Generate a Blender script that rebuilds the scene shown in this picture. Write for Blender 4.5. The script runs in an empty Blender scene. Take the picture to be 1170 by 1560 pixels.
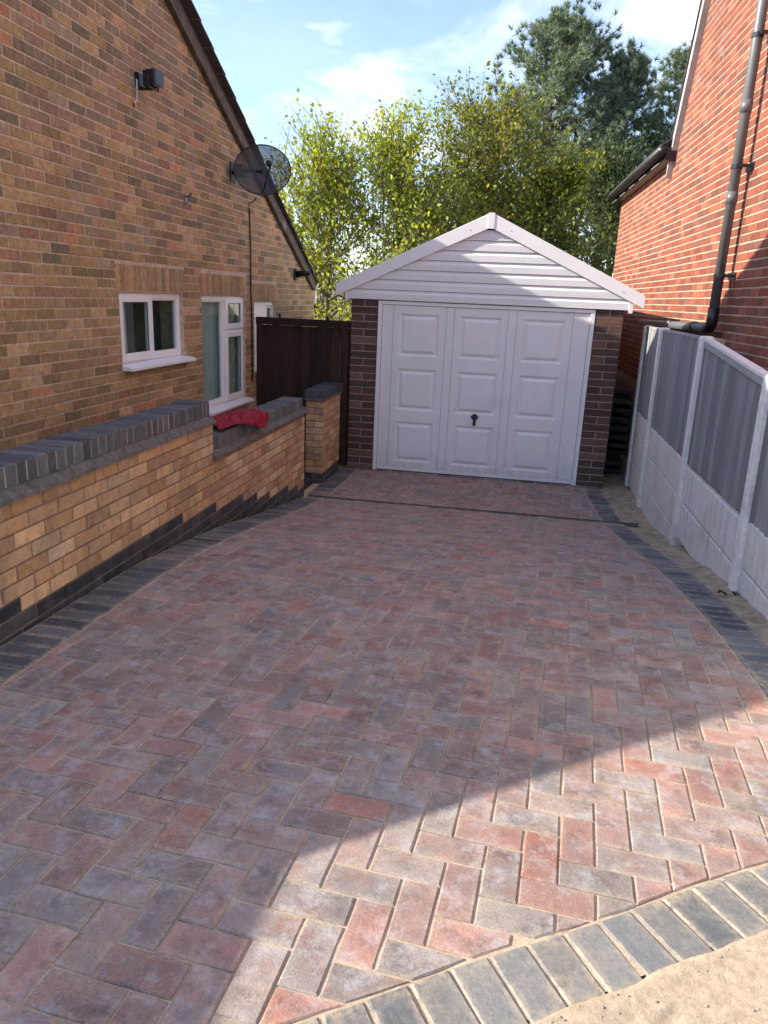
import bpy, math, random
import numpy as np
from mathutils import Vector, Matrix

random.seed(7); RS = np.random.RandomState(11)
scene = bpy.context.scene
COL = scene.collection
rad = math.radians

# ------------------------------------------------------------------ camera
cam_d = bpy.data.cameras.new('camera'); cam = bpy.data.objects.new('camera', cam_d); COL.objects.link(cam)
scene.camera = cam
g = Vector((-166, 3866, 1127.)).normalized()
d = Vector((797-585, 460-780, 1127.)); d = (d - g*(d.dot(g))).normalized()
r = d.cross(-g)
rows = [r, d, -g]                                   # camera space (x right, y down, z forward) -> world
right = Vector([q[0] for q in rows]); down = Vector([q[1] for q in rows]); fwd = Vector([q[2] for q in rows])
M = Matrix((( right.x, -down.x, -fwd.x, 0), (right.y, -down.y, -fwd.y, 0), (right.z, -down.z, -fwd.z, 2.0), (0, 0, 0, 1)))
cam.matrix_world = M
cam_d.sensor_fit = 'VERTICAL'; cam_d.sensor_height = 36; cam_d.lens = 36*1127/1560
cam_d.clip_end = 2000; cam_d.clip_start = .05

# ------------------------------------------------------------------ light
SUN = Vector((1, .2, -.545)).normalized()           # direction the light travels
el = math.asin(-SUN.z); az = math.atan2(-SUN.x, -SUN.y)   # azimuth of the sun from +Y, clockwise
world = bpy.data.worlds.new('World'); scene.world = world; world.use_nodes = True
nt = world.node_tree; nt.nodes.clear()
def N(t, kind, **kw):
    n = t.nodes.new(kind)
    for k, v in kw.items():
        if k.startswith('i_'):
            n.inputs[k[2:].replace('_', ' ')].default_value = v
        else: setattr(n, k, v)
    return n
sky = N(nt, 'ShaderNodeTexSky', sky_type='NISHITA', sun_disc=False)
sky.sun_elevation = el; sky.sun_rotation = az; sky.altitude = 50; sky.air_density = 1.0; sky.dust_density = .8; sky.ozone_density = 2.0
tc = N(nt, 'ShaderNodeTexCoord')
sep = N(nt, 'ShaderNodeSeparateXYZ'); nt.links.new(tc.outputs['Generated'], sep.inputs[0])
mz = N(nt, 'ShaderNodeMath', operation='ADD'); nt.links.new(sep.outputs['Z'], mz.inputs[0]); mz.inputs[1].default_value = .22
dvx = N(nt, 'ShaderNodeMath', operation='DIVIDE'); nt.links.new(sep.outputs['X'], dvx.inputs[0]); nt.links.new(mz.outputs[0], dvx.inputs[1])
dvy = N(nt, 'ShaderNodeMath', operation='DIVIDE'); nt.links.new(sep.outputs['Y'], dvy.inputs[0]); nt.links.new(mz.outputs[0], dvy.inputs[1])
cmb = N(nt, 'ShaderNodeCombineXYZ'); nt.links.new(dvx.outputs[0], cmb.inputs[0]); nt.links.new(dvy.outputs[0], cmb.inputs[1])
cmb.inputs[2].default_value = 17.3
n1 = N(nt, 'ShaderNodeTexNoise', i_Scale=1.9, i_Detail=9., i_Roughness=.6, i_Distortion=.35); nt.links.new(cmb.outputs[0], n1.inputs['Vector'])
r1 = N(nt, 'ShaderNodeValToRGB'); nt.links.new(n1.outputs['Fac'], r1.inputs[0])
r1.color_ramp.elements[0].position = .52; r1.color_ramp.elements[0].color = (.08, .08, .08, 1)
r1.color_ramp.elements[1].position = .72; r1.color_ramp.elements[1].color = (1, 1, 1, 1)
mp = N(nt, 'ShaderNodeMapping'); mp.inputs['Scale'].default_value = (1, 1, 1); mp.inputs['Location'].default_value = (5, 2, 9); nt.links.new(cmb.outputs[0], mp.inputs[0])
n2 = N(nt, 'ShaderNodeTexNoise', i_Scale=1.6, i_Detail=5., i_Roughness=.6); nt.links.new(mp.outputs[0], n2.inputs['Vector'])
ccol = N(nt, 'ShaderNodeValToRGB'); nt.links.new(n2.outputs['Fac'], ccol.inputs[0])
ccol.color_ramp.elements[0].position = .38; ccol.color_ramp.elements[0].color = (2.1, 2.5, 3.2, 1)
ccol.color_ramp.elements[1].position = .62; ccol.color_ramp.elements[1].color = (5.2, 5.3, 5.7, 1)
mxs = N(nt, 'ShaderNodeMix', data_type='RGBA')
nt.links.new(r1.outputs[0], mxs.inputs['Factor']); tint = N(nt, 'ShaderNodeVectorMath', operation='MULTIPLY'); nt.links.new(sky.outputs[0], tint.inputs[0]); tint.inputs[1].default_value = (.82, .80, .89); nt.links.new(tint.outputs[0], mxs.inputs[6]); nt.links.new(ccol.outputs[0], mxs.inputs[7])
bg = N(nt, 'ShaderNodeBackground'); bg.inputs['Strength'].default_value = .11
nt.links.new(mxs.outputs[2], bg.inputs[0])
wo = N(nt, 'ShaderNodeOutputWorld'); nt.links.new(bg.outputs[0], wo.inputs[0])

sd = bpy.data.lights.new('sun', 'SUN'); sun = bpy.data.objects.new('sun', sd); COL.objects.link(sun)
sd.energy = 2.7; sd.angle = rad(.53); sd.color = (1, .93, .82)
sun.rotation_euler = SUN.to_track_quat('-Z', 'Y').to_euler(); sun.location = (-20, -6, 14)
scene.view_settings.view_transform = 'Standard'; scene.view_settings.look = 'None'
scene.view_settings.exposure = 1.82; scene.view_settings.gamma = 1; scene.view_settings.use_curve_mapping = False

# ------------------------------------------------------------------ ground height
_gy = [-40, -3, 0, 1.5, 2.6, 3.1, 3.76, 4.4, 5.04, 6.2, 7.43, 9.2, 60]
_gz = [.55, .52, .51, .49, .462, .446, .422, .36, .28, .09, -.09, -.13, -.13]
_ys = np.linspace(-40, 60, 10001); _zs = np.interp(_ys, _gy, _gz)
_k = np.hanning(61); _k /= _k.sum(); _zs = np.convolve(np.pad(_zs, 30, mode='edge'), _k, 'valid')
def gz(y): return float(np.interp(y, _ys, _zs))
def gslope(y): return (gz(y+.05)-gz(y-.05))/.1

# ------------------------------------------------------------------ materials
def mat(name, col=(.5, .5, .5), rough=.8, metal=0., vary=.0, vscale=8., bump=0., bscale=60., attr=None, spec=.35, extra=None, stretch=None, bdist=.004):
    m = bpy.data.materials.new(name); m.use_nodes = True; t = m.node_tree; b = t.nodes['Principled BSDF']
    b.inputs['Roughness'].default_value = rough; b.inputs['Metallic'].default_value = metal; b.inputs['Specular IOR Level'].default_value = spec
    geo = N(t, 'ShaderNodeNewGeometry'); pos = geo.outputs['Position']
    if stretch:
        mpn = N(t, 'ShaderNodeMapping'); mpn.inputs['Scale'].default_value = stretch; t.links.new(pos, mpn.inputs[0]); pos = mpn.outputs[0]
    if attr:
        a = N(t, 'ShaderNodeAttribute', attribute_name=attr); src = a.outputs['Color']
    else:
        a = N(t, 'ShaderNodeRGB'); a.outputs[0].default_value = (*col, 1); src = a.outputs[0]
    if vary:
        nn = N(t, 'ShaderNodeTexNoise', i_Scale=vscale, i_Detail=6., i_Roughness=.65); t.links.new(pos, nn.inputs['Vector'])
        mr = N(t, 'ShaderNodeMapRange'); mr.inputs['From Min'].default_value = .28; mr.inputs['From Max'].default_value = .72
        mr.inputs['To Min'].default_value = 1-vary; mr.inputs['To Max'].default_value = 1+vary; t.links.new(nn.outputs['Fac'], mr.inputs[0])
        vm = N(t, 'ShaderNodeVectorMath', operation='SCALE'); t.links.new(src, vm.inputs[0]); t.links.new(mr.outputs[0], vm.inputs['Scale']); src = vm.outputs[0]
    if extra: src = extra(t, src, pos)
    t.links.new(src, b.inputs['Base Color'])
    if bump:
        bn = N(t, 'ShaderNodeTexNoise', i_Scale=bscale, i_Detail=5., i_Roughness=.7); t.links.new(pos, bn.inputs['Vector'])
        bp = N(t, 'ShaderNodeBump'); bp.inputs['Strength'].default_value = bump; bp.inputs['Distance'].default_value = bdist
        t.links.new(bn.outputs['Fac'], bp.inputs['Height']); t.links.new(bp.outputs[0], b.inputs['Normal'])
    return m
def blend(t, a, b, fac):
    m = N(t, 'ShaderNodeMix', data_type='RGBA')
    for s, i in ((a, 6), (b, 7)):
        if isinstance(s, tuple): m.inputs[i].default_value = (*s, 1)
        else: t.links.new(s, m.inputs[i])
    if isinstance(fac, (int, float)): m.inputs['Factor'].default_value = fac
    else: t.links.new(fac, m.inputs['Factor'])
    return m.outputs[2]
def mask(t, pos, scale, lo, hi, detail=6., rough=.6, amount=1., offs=0., dist=0.):
    mpn = N(t, 'ShaderNodeMapping'); mpn.inputs['Location'].default_value = (offs, offs*.7, offs*1.3); t.links.new(pos, mpn.inputs[0])
    nn = N(t, 'ShaderNodeTexNoise', i_Scale=scale, i_Detail=detail, i_Roughness=rough, i_Distortion=dist); t.links.new(mpn.outputs[0], nn.inputs['Vector'])
    mr = N(t, 'ShaderNodeMapRange'); mr.inputs['From Min'].default_value = lo; mr.inputs['From Max'].default_value = hi
    mr.inputs['To Min'].default_value = 0; mr.inputs['To Max'].default_value = amount; t.links.new(nn.outputs['Fac'], mr.inputs[0])
    return mr.outputs[0]
def mth(t, op, a, b):
    m = N(t, 'ShaderNodeMath', operation=op)
    for s, i in ((a, 0), (b, 1)):
        if isinstance(s, (int, float)): m.inputs[i].default_value = s
        else: t.links.new(s, m.inputs[i])
    return m.outputs[0]

def ex_house(t, src, pos):
    src = blend(t, src, (.38, .32, .22), mask(t, pos, 38, .5, .75, amount=.5))
    src = blend(t, src, (.06, .05, .04), mask(t, pos, 90, .62, .8, amount=.5, offs=3))
    src = blend(t, src, (.42, .36, .28), mask(t, pos, 1.7, .55, .8, amount=.4, offs=19))
    return blend(t, src, (.15, .12, .08), mask(t, pos, 1.1, .5, .75, amount=.35, offs=9))
M_hbrick = mat('house_brick', rough=.92, vary=.35, vscale=22, bump=.9, bscale=70, attr='bc', extra=ex_house, bdist=.006)
M_hmortar = mat('house_mortar', (.54, .43, .34), .95, vary=.3, vscale=14, bump=.5, bscale=120)
def ex_gw(t, src, pos):
    src = blend(t, src, (.46, .34, .23), mask(t, pos, 14, .45, .72, amount=.6))
    src = blend(t, src, (.64, .50, .38), mask(t, pos, 2.3, .55, .75, amount=.5, offs=5))
    sp = N(t, 'ShaderNodeMapping'); sp.inputs['Scale'].default_value = (1, 7, 1.2); t.links.new(pos, sp.inputs[0])
    src = blend(t, src, (.16, .11, .075), mask(t, sp.outputs[0], 1.6, .52, .78, amount=.6, offs=12))
    return blend(t, src, (.14, .09, .06), mask(t, pos, 5, .54, .8, amount=.6, offs=1))
M_gbrick = mat('garden_wall_brick', rough=.9, vary=.25, vscale=26, bump=.6, bscale=80, attr='bc', extra=ex_gw)
M_gmortar = mat('garden_wall_mortar', (.24, .175, .125), .95, vary=.35, vscale=10, bump=.4, bscale=120)
M_blue = mat('blue_brick', rough=.62, vary=.35, vscale=18, bump=.35, bscale=90, attr='bc', spec=.5,
             extra=lambda t, s, p: blend(t, s, (.16, .16, .17), mask(t, p, 11, .48, .8, amount=.5)))
M_bmortar = mat('dark_joint_mortar', (.33, .32, .30), .95, vary=.3, vscale=12)
M_fillet = mat('mortar_fillet', (.15, .14, .13), .95, vary=.5, vscale=20, bump=.9, bscale=45, bdist=.012)
M_pbrick = mat('garage_pier_brick', rough=.8, vary=.3, vscale=16, bump=.5, bscale=90, attr='bc')
M_pmortar = mat('garage_pier_mortar', (.40, .34, .28), .95, vary=.2)
def ex_red(t, src, pos):
    src = blend(t, src, (.55, .33, .24), mask(t, pos, 3.2, .6, .74, amount=.3))
    return blend(t, src, (.20, .10, .07), mask(t, pos, 16, .55, .8, amount=.45, offs=4))
M_rbrick = mat('neighbour_brick', rough=.85, vary=.3, vscale=24, bump=.45, bscale=70, attr='bc', extra=ex_red)
M_rmortar = mat('neighbour_mortar', (.46, .34, .23), .95, vary=.2, vscale=9)

SANDC = (.50, .40, .28)
def ex_pav(t, src, pos):
    a = N(t, 'ShaderNodeAttribute', attribute_name='bc'); al = a.outputs['Alpha']
    e = N(t, 'ShaderNodeAttribute', attribute_name='edge').outputs['Fac']
    # every block has its own blend of the red and the charcoal mix: shift the pattern by the block's colour
    sh = N(t, 'ShaderNodeVectorMath', operation='MULTIPLY'); t.links.new(a.outputs['Color'], sh.inputs[0]); sh.inputs[1].default_value = (431, 577, 323)
    ad = N(t, 'ShaderNodeVectorMath', operation='ADD'); t.links.new(sh.outputs[0], ad.inputs[0]); t.links.new(pos, ad.inputs[1]); own = ad.outputs[0]
    src = blend(t, src, (.19, .175, .172), mask(t, own, 7, .44, .64, detail=8., rough=.7, amount=.70))
    src = blend(t, src, (.26, .115, .085), mth(t, 'MULTIPLY', mask(t, own, 6, .50, .68, offs=7, detail=8., rough=.7), mth(t, 'SUBTRACT', .75, mth(t, 'MULTIPLY', al, .55))))
    src = blend(t, src, (.075, .060, .060), mask(t, own, 9, .52, .68, detail=8., rough=.75, amount=.7, offs=31))
    src = blend(t, src, (.50, .48, .49), mask(t, own, 11, .50, .70, detail=9., rough=.8, amount=.72, offs=2))
    src = blend(t, src, (.05, .045, .045), mask(t, pos, 210, .60, .72, amount=.5, offs=3, detail=3.))
    src = blend(t, src, (.42, .38, .35), mask(t, pos, 260, .62, .74, amount=.45, offs=13, detail=3.))
    dust = mth(t, 'ADD', mask(t, pos, 2.6, .5, .74, amount=.5, offs=11), mth(t, 'MULTIPLY', e, mask(t, pos, 7, .3, .7, amount=.62, offs=5)))
    dust = mth(t, 'MULTIPLY', dust, mask(t, pos, 75, .35, .62, detail=5., rough=.75))
    return blend(t, src, SANDC, dust)
M_pav = mat('block_paving', rough=.85, vary=.25, vscale=150, bump=.9, bscale=150, attr='bc', extra=ex_pav, spec=.4, bdist=.0025)
def ex_edge(t, src, pos):
    e = N(t, 'ShaderNodeAttribute', attribute_name='edge').outputs['Fac']
    src = blend(t, src, (.30, .285, .27), mask(t, pos, 12, .50, .74, amount=.6, offs=2, detail=9., rough=.8))
    src = blend(t, src, (.42, .40, .37), mask(t, pos, 260, .62, .74, amount=.45, offs=13, detail=3.))
    dust = mth(t, 'ADD', mask(t, pos, 2.6, .5, .75, amount=.65, offs=21), mth(t, 'MULTIPLY', e, mask(t, pos, 6, .3, .7, amount=.85, offs=5)))
    dust = mth(t, 'MULTIPLY', dust, mask(t, pos, 60, .3, .6, detail=4.))
    return blend(t, src, SANDC, dust)
M_edge = mat('charcoal_border_block', rough=.8, vary=.22, vscale=110, bump=.75, bscale=130, attr='bc', extra=ex_edge, spec=.4, bdist=.0025)
def ex_sand(t, src, pos):
    src = blend(t, src, (.33, .25, .18), mask(t, pos, 5, .48, .75, amount=.7, offs=2))
    src = blend(t, src, (.20, .16, .12), mask(t, pos, 240, .60, .72, amount=.6, offs=6, detail=3.))
    return blend(t, src, (.62, .52, .38), mask(t, pos, 160, .55, .7, amount=.6))
M_sand = mat('kiln_dried_sand', SANDC, .98, vary=.28, vscale=40, bump=1., bscale=220, extra=ex_sand, spec=.1, bdist=.003)
M_strip = mat('muddy_sand', (.40, .31, .215), .98, vary=.35, vscale=14, bump=1., bscale=120, extra=lambda t, s, p: blend(t, blend(t, s, (.20, .15, .11), mask(t, p, 6, .5, .72, amount=.75, offs=3)), (.26, .25, .24), mask(t, p, 55, .6, .7, amount=.6, offs=8)), spec=.1, bdist=.005)
M_earth = mat('earth', (.16, .12, .08), .98, vary=.4, vscale=3, bump=.6, bscale=20, extra=lambda t, s, p: blend(t, s, (.06, .09, .03), mask(t, p, .7, .45, .6)))
M_upvc = mat('white_upvc', (.86, .87, .88), .35, vary=.03, vscale=3, spec=.5)
def ex_door(t, src, pos):
    sp = N(t, 'ShaderNodeSeparateXYZ'); t.links.new(pos, sp.inputs[0])
    lo = N(t, 'ShaderNodeMapRange'); lo.inputs['From Min'].default_value = .30; lo.inputs['From Max'].default_value = -.14; t.links.new(sp.outputs['Z'], lo.inputs[0])
    src = blend(t, src, (.45, .40, .33), mth(t, 'MULTIPLY', mth(t, 'POWER', lo.outputs[0], 2.), mask(t, pos, 14, .38, .7, amount=.75)))
    st = N(t, 'ShaderNodeMapping'); st.inputs['Scale'].default_value = (22, 1, 1.1); t.links.new(pos, st.inputs[0])
    src = blend(t, src, (.60, .60, .58), mask(t, st.outputs[0], 1.5, .55, .8, amount=.30, offs=4))
    src = blend(t, src, (.30, .26, .22), mask(t, pos, 38, .74, .80, amount=.5, offs=9))
    return blend(t, src, (.66, .66, .64), mask(t, pos, 2.2, .5, .8, amount=.4))
M_door = mat('white_painted_steel', (.85, .86, .87), .42, vary=.03, vscale=6, bump=.12, bscale=60, extra=ex_door, spec=.5)
M_siding = mat('white_cladding_board', (.84, .85, .87), .45, vary=.06, vscale=5, bump=.5, bscale=30, stretch=(.4, 1, 12), spec=.5, extra=lambda t, s, p: blend(t, s, (.52, .52, .50), mask(t, p, 1.4, .52, .8, amount=.35)))
M_dark = mat('black_plastic', (.012, .012, .014), .4, spec=.5)
M_seal = mat('dark_gap', (.01, .01, .01), .9)
M_pipe = mat('grey_pvc_pipe', (.12, .12, .12), .42, vary=.15, vscale=6, spec=.5)
M_galv = mat('galvanised_steel', (.30, .30, .31), .5, .8, vary=.2, vscale=30)
M_bronze = mat('brown_bargeboard', (.10, .075, .055), .8, vary=.5, vscale=9, bump=.4, bscale=40, extra=lambda t, s, p: blend(t, s, (.27, .24, .21), mask(t, p, 4, .55, .7, amount=.6)))
M_tile = mat('concrete_roof_tile', (.085, .07, .06), .9, vary=.3, vscale=12, bump=.5, bscale=60)
M_lead = mat('grey_verge', (.40, .39, .37), .8, vary=.2, vscale=8)
def ex_conc(t, src, pos):
    src = blend(t, src, (.42, .40, .33), mask(t, pos, 2.6, .48, .75, amount=.55, offs=3))
    sp = N(t, 'ShaderNodeMapping'); sp.inputs['Scale'].default_value = (1, 9, .8); t.links.new(pos, sp.inputs[0])
    src = blend(t, src, (.48, .39, .28), mask(t, pos, 4, .56, .75, amount=.5, offs=17))
    src = blend(t, src, (.27, .25, .22), mask(t, sp.outputs[0], 1.8, .54, .74, amount=.6, offs=8))
    return src
M_conc = mat('concrete', (.72, .70, .64), .92, vary=.12, vscale=30, bump=.22, bscale=110, extra=ex_conc)
M_post = mat('concrete_post', (.78, .76, .70), .92, vary=.2, vscale=25, bump=.5, bscale=90, extra=lambda t, s, p: blend(t, s, (.26, .25, .22), mask(t, p, 5, .55, .75, amount=.5)))
def piece_tone(t, src, amt):
    oi = N(t, 'ShaderNodeObjectInfo'); mr = N(t, 'ShaderNodeMapRange'); mr.inputs['To Min'].default_value = 1-amt; mr.inputs['To Max'].default_value = 1+amt; t.links.new(oi.outputs['Random'], mr.inputs[0])
    vm = N(t, 'ShaderNodeVectorMath', operation='SCALE'); t.links.new(src, vm.inputs[0]); t.links.new(mr.outputs[0], vm.inputs['Scale']); return vm.outputs[0]
def ex_wood(t, src, pos):
    src = piece_tone(t, src, .34)
    sp = N(t, 'ShaderNodeMapping'); sp.inputs['Scale'].default_value = (1, 15, .8); t.links.new(pos, sp.inputs[0])
    src = blend(t, src, (.36, .37, .36), mask(t, sp.outputs[0], 2., .45, .7, amount=.65))
    src = blend(t, src, (.07, .075, .07), mask(t, sp.outputs[0], 4., .56, .70, amount=.75, offs=4))
    return blend(t, src, (.17, .20, .16), mask(t, pos, 2.2, .45, .75, amount=.5, offs=4))
M_fwood = mat('grey_painted_timber', (.24, .25, .245), .85, vary=.25, vscale=3, bump=.7, bscale=22, stretch=(1, 14, 1), extra=ex_wood, attr=None)
M_capw = mat('grey_painted_capping', (.33, .34, .335), .85, vary=.25, vscale=12, bump=.4, bscale=60)
M_gwood = mat('dark_stained_timber', (.034, .019, .013), .8, vary=.5, vscale=4, bump=.6, bscale=26, stretch=(14, 1, 1),
              extra=lambda t, s, p: blend(t, piece_tone(t, s, .35), (.03, .019, .012), mask(t, p, 1.6, .5, .7, amount=.5)))
M_black = mat('weathered_dark_board', (.05, .05, .05), .9, vary=.4, vscale=8)
M_curtain = mat('pale_curtain', (.66, .76, .76), .95, vary=.12, vscale=9)
M_curtain2 = mat('net_curtain', (.52, .54, .46), .95, vary=.4, vscale=11)
M_inside = mat('room_wall', (.30, .30, .28), .95, vary=.3, vscale=3)
M_cloth = mat('red_fabric', (.26, .012, .028), .85, vary=.25, vscale=12, bump=.5, bscale=180, bdist=.002)
M_bark = mat('bark', (.13, .10, .075), .95, vary=.4, vscale=14, bump=.8, bscale=40, bdist=.02)
M_leafdry = mat('dry_leaf', (.09, .05, .03), .9, vary=.3, vscale=60)
M_whitep = mat('white_cable', (.6, .6, .58), .6)

def glass_mat():
    m = bpy.data.materials.new('window_glass'); m.use_nodes = True; t = m.node_tree; t.nodes.clear()
    o = N(t, 'ShaderNodeOutputMaterial'); gl = N(t, 'ShaderNodeBsdfGlossy'); gl.inputs['Roughness'].default_value = .015
    tr = N(t, 'ShaderNodeBsdfTransparent'); tr.inputs[0].default_value = (.80, .86, .84, 1)
    fr = N(t, 'ShaderNodeFresnel'); fr.inputs[0].default_value = 1.6; mx = N(t, 'ShaderNodeMixShader')
    gb_ = N(t, 'ShaderNodeNewGeometry'); t.links.new(mth(t, 'MULTIPLY', fr.outputs[0], mth(t, 'SUBTRACT', 1., gb_.outputs['Backfacing'])), mx.inputs[0]); t.links.new(tr.outputs[0], mx.inputs[1]); t.links.new(gl.outputs[0], mx.inputs[2]); t.links.new(mx.outputs[0], o.inputs[0])
    return m
M_glass = glass_mat()
def mesh_dish_mat():
    m = bpy.data.materials.new('perforated_dish_mesh'); m.use_nodes = True; t = m.node_tree; b = t.nodes['Principled BSDF']
    b.inputs['Base Color'].default_value = (.035, .037, .048, 1); b.inputs['Roughness'].default_value = .5; b.inputs['Alpha'].default_value = .80
    return m
M_dish = mesh_dish_mat()
def leaf_mat(name, c1, c2, trans=.45, rough=.6):
    m = bpy.data.materials.new(name); m.use_nodes = True; t = m.node_tree; t.nodes.clear()
    o = N(t, 'ShaderNodeOutputMaterial'); geo = N(t, 'ShaderNodeNewGeometry')
    cr = N(t, 'ShaderNodeMix', data_type='RGBA'); t.links.new(geo.outputs['Random Per Island'], cr.inputs['Factor']); cr.inputs[6].default_value = (*c1, 1); cr.inputs[7].default_value = (*c2, 1)
    c = blend(t, cr.outputs[2], c1, mask(t, geo.outputs['Position'], 1.1, .4, .65))
    df = N(t, 'ShaderNodeBsdfPrincipled'); df.inputs['Roughness'].default_value = rough; df.inputs['Specular IOR Level'].default_value = .3; t.links.new(c, df.inputs['Base Color'])
    tl = N(t, 'ShaderNodeBsdfTranslucent'); vs = N(t, 'ShaderNodeVectorMath', operation='MULTIPLY'); t.links.new(c, vs.inputs[0]); vs.inputs[1].default_value = (1.5, 1.4, .5); t.links.new(vs.outputs[0], tl.inputs[0])
    mx = N(t, 'ShaderNodeMixShader'); mx.inputs[0].default_value = trans
    t.links.new(df.outputs[0], mx.inputs[1]); t.links.new(tl.outputs[0], mx.inputs[2]); t.links.new(mx.outputs[0], o.inputs[0])
    return m
M_leafA = leaf_mat('young_yellow_green_leaf', (.25, .32, .035), (.50, .50, .07))
M_leafB = leaf_mat('olive_green_leaf', (.15, .18, .03), (.38, .36, .06), .42)
M_leafC = leaf_mat('dark_green_leaf', (.035, .06, .02), (.10, .14, .04), .25)
M_needle = leaf_mat('pine_needle', (.12, .17, .11), (.36, .43, .33), .25)

# ------------------------------------------------------------------ object helpers
def props(o, label=None, cat=None, group=None, kind=None):
    if label: o['label'] = label
    if cat: o['category'] = cat
    if group: o['group'] = group
    if kind: o['kind'] = kind
    return o
def empty(name, loc, label=None, cat=None, group=None):
    o = bpy.data.objects.new(name, None); COL.objects.link(o); o.location = loc; o.empty_display_size = .1
    return props(o, label, cat, group)
def wloc(o):
    v = Vector((0, 0, 0))
    while o is not None: v = v + Vector(o.location); o = o.parent
    return v
def link(name, me, parent=None, loc=(0, 0, 0), rot=None):
    """link a mesh object; loc is the world position of its origin"""
    o = bpy.data.objects.new(name, me); COL.objects.link(o)
    if parent is not None:
        o.parent = parent; o.location = Vector(loc) - wloc(parent)
    else: o.location = loc
    if rot is not None: o.rotation_euler = rot
    return o
class MB:
    def __init__(s): s.v = []; s.f = []; s.c = []; s.e = []; s.smooth = False
    def add(s, vs, fs, col=None, edge=None):
        n = len(s.v); s.v += [tuple(p) for p in vs]; s.f += [tuple(i+n for i in f) for f in fs]
        s.c += [tuple(col) if col is not None else (1, 1, 1, 0)]*len(vs); s.e += list(edge) if edge is not None else [0.]*len(vs)
    def box(s, x0, x1, y0, y1, z0, z1, col=None):
        v = [(x0, y0, z0), (x1, y0, z0), (x1, y1, z0), (x0, y1, z0), (x0, y0, z1), (x1, y0, z1), (x1, y1, z1), (x0, y1, z1)]
        s.add(v, [(0, 3, 2, 1), (4, 5, 6, 7), (0, 1, 5, 4), (1, 2, 6, 5), (2, 3, 7, 6), (3, 0, 4, 7)], col)
    def hexa(s, lo, hi, col=None):
        """lo, hi: four corners each"""
        s.add(list(lo)+list(hi), [(0, 3, 2, 1), (4, 5, 6, 7), (0, 1, 5, 4), (1, 2, 6, 5), (2, 3, 7, 6), (3, 0, 4, 7)], col)
    def tube(s, pts, rr, n=8, cap=True):
        pts = [Vector(p) for p in pts]; rr = rr if isinstance(rr, (list, tuple)) else [rr]*len(pts); base = len(s.v); vs = []; fs = []
        prev = None
        for i, p in enumerate(pts):
            t = (pts[min(i+1, len(pts)-1)] - pts[max(i-1, 0)]).normalized()
            a = t.orthogonal().normalized() if prev is None else (prev - t*prev.dot(t)).normalized()
            prev = a; b = t.cross(a)
            for k in range(n):
                w = 2*math.pi*k/n; vs.append(p + (a*math.cos(w)+b*math.sin(w))*rr[i])
        for i in range(len(pts)-1):
            for k in range(n):
                fs.append((i*n+k, i*n+(k+1) % n, (i+1)*n+(k+1) % n, (i+1)*n+k))
        if cap: fs.append(tuple(reversed(range(n)))); fs.append(tuple((len(pts)-1)*n+k for k in range(n)))
        s.add(vs, fs)
    def mesh(s, name, mats, origin=(0, 0, 0), smooth=False, bevel=0):
        me = bpy.data.meshes.new(name); ox, oy, oz = origin
        me.from_pydata([(a-ox, b-oy, c-oz) for a, b, c in s.v], [], s.f)
        for m in (mats if isinstance(mats, (list, tuple)) else [mats]): me.materials.append(m)
        at = me.attributes.new('bc', 'FLOAT_COLOR', 'POINT'); at.data.foreach_set('color', np.array(s.c, dtype=np.float32).ravel())
        ae = me.attributes.new('edge', 'FLOAT', 'POINT'); ae.data.foreach_set('value', np.array(s.e, dtype=np.float32))
        if smooth: me.polygons.foreach_set('use_smooth', [True]*len(me.polygons))
        me.update(); return me
    def build(s, name, mats, parent=None, origin=None, smooth=False, bevel=0, **pr):
        if origin is None:
            a = np.array(s.v); mn = a.min(0); mx = a.max(0); origin = ((mn[0]+mx[0])/2, (mn[1]+mx[1])/2, mn[2])
        o = link(name, s.mesh(name, mats, origin, smooth), parent, origin)
        if bevel:
            bm = o.modifiers.new('bevel', 'BEVEL'); bm.width = bevel; bm.segments = 2; bm.limit_method = 'ANGLE'
        props(o, **pr); return o

# ------------------------------------------------------------------ convex polygon pieces
def area(p): return .5*sum(p[i][0]*p[(i+1) % len(p)][1]-p[(i+1) % len(p)][0]*p[i][1] for i in range(len(p)))
def clip(poly, a, b, c):
    """keep a*u+b*v<=c"""
    out = []; n = len(poly)
    for i in range(n):
        p, q = poly[i], poly[(i+1) % n]; dp = a*p[0]+b*p[1]-c; dq = a*q[0]+b*q[1]-c
        if dp <= 0: out.append(p)
        if (dp < 0 < dq) or (dq < 0 < dp):
            t = dp/(dp-dq); out.append((p[0]+t*(q[0]-p[0]), p[1]+t*(q[1]-p[1])))
    cl = []
    for p in out:
        if not cl or math.hypot(p[0]-cl[-1][0], p[1]-cl[-1][1]) > .002: cl.append(p)
    if len(cl) > 2 and math.hypot(cl[0][0]-cl[-1][0], cl[0][1]-cl[-1][1]) <= .002: cl.pop()
    return cl
def inset(poly, dd):
    n = len(poly); out = []
    for i in range(n):
        p0, p, p1 = poly[i-1], poly[i], poly[(i+1) % n]
        e0 = Vector((p[0]-p0[0], p[1]-p0[1])).normalized(); e1 = Vector((p1[0]-p[0], p1[1]-p[1])).normalized()
        n0 = Vector((-e0.y, e0.x)); n1 = Vector((-e1.y, e1.x)); k = 1+n0.dot(n1)
        q = Vector(p)+(n0+n1)*(dd/max(k, .35)); out.append((q.x, q.y))
    return out
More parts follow.
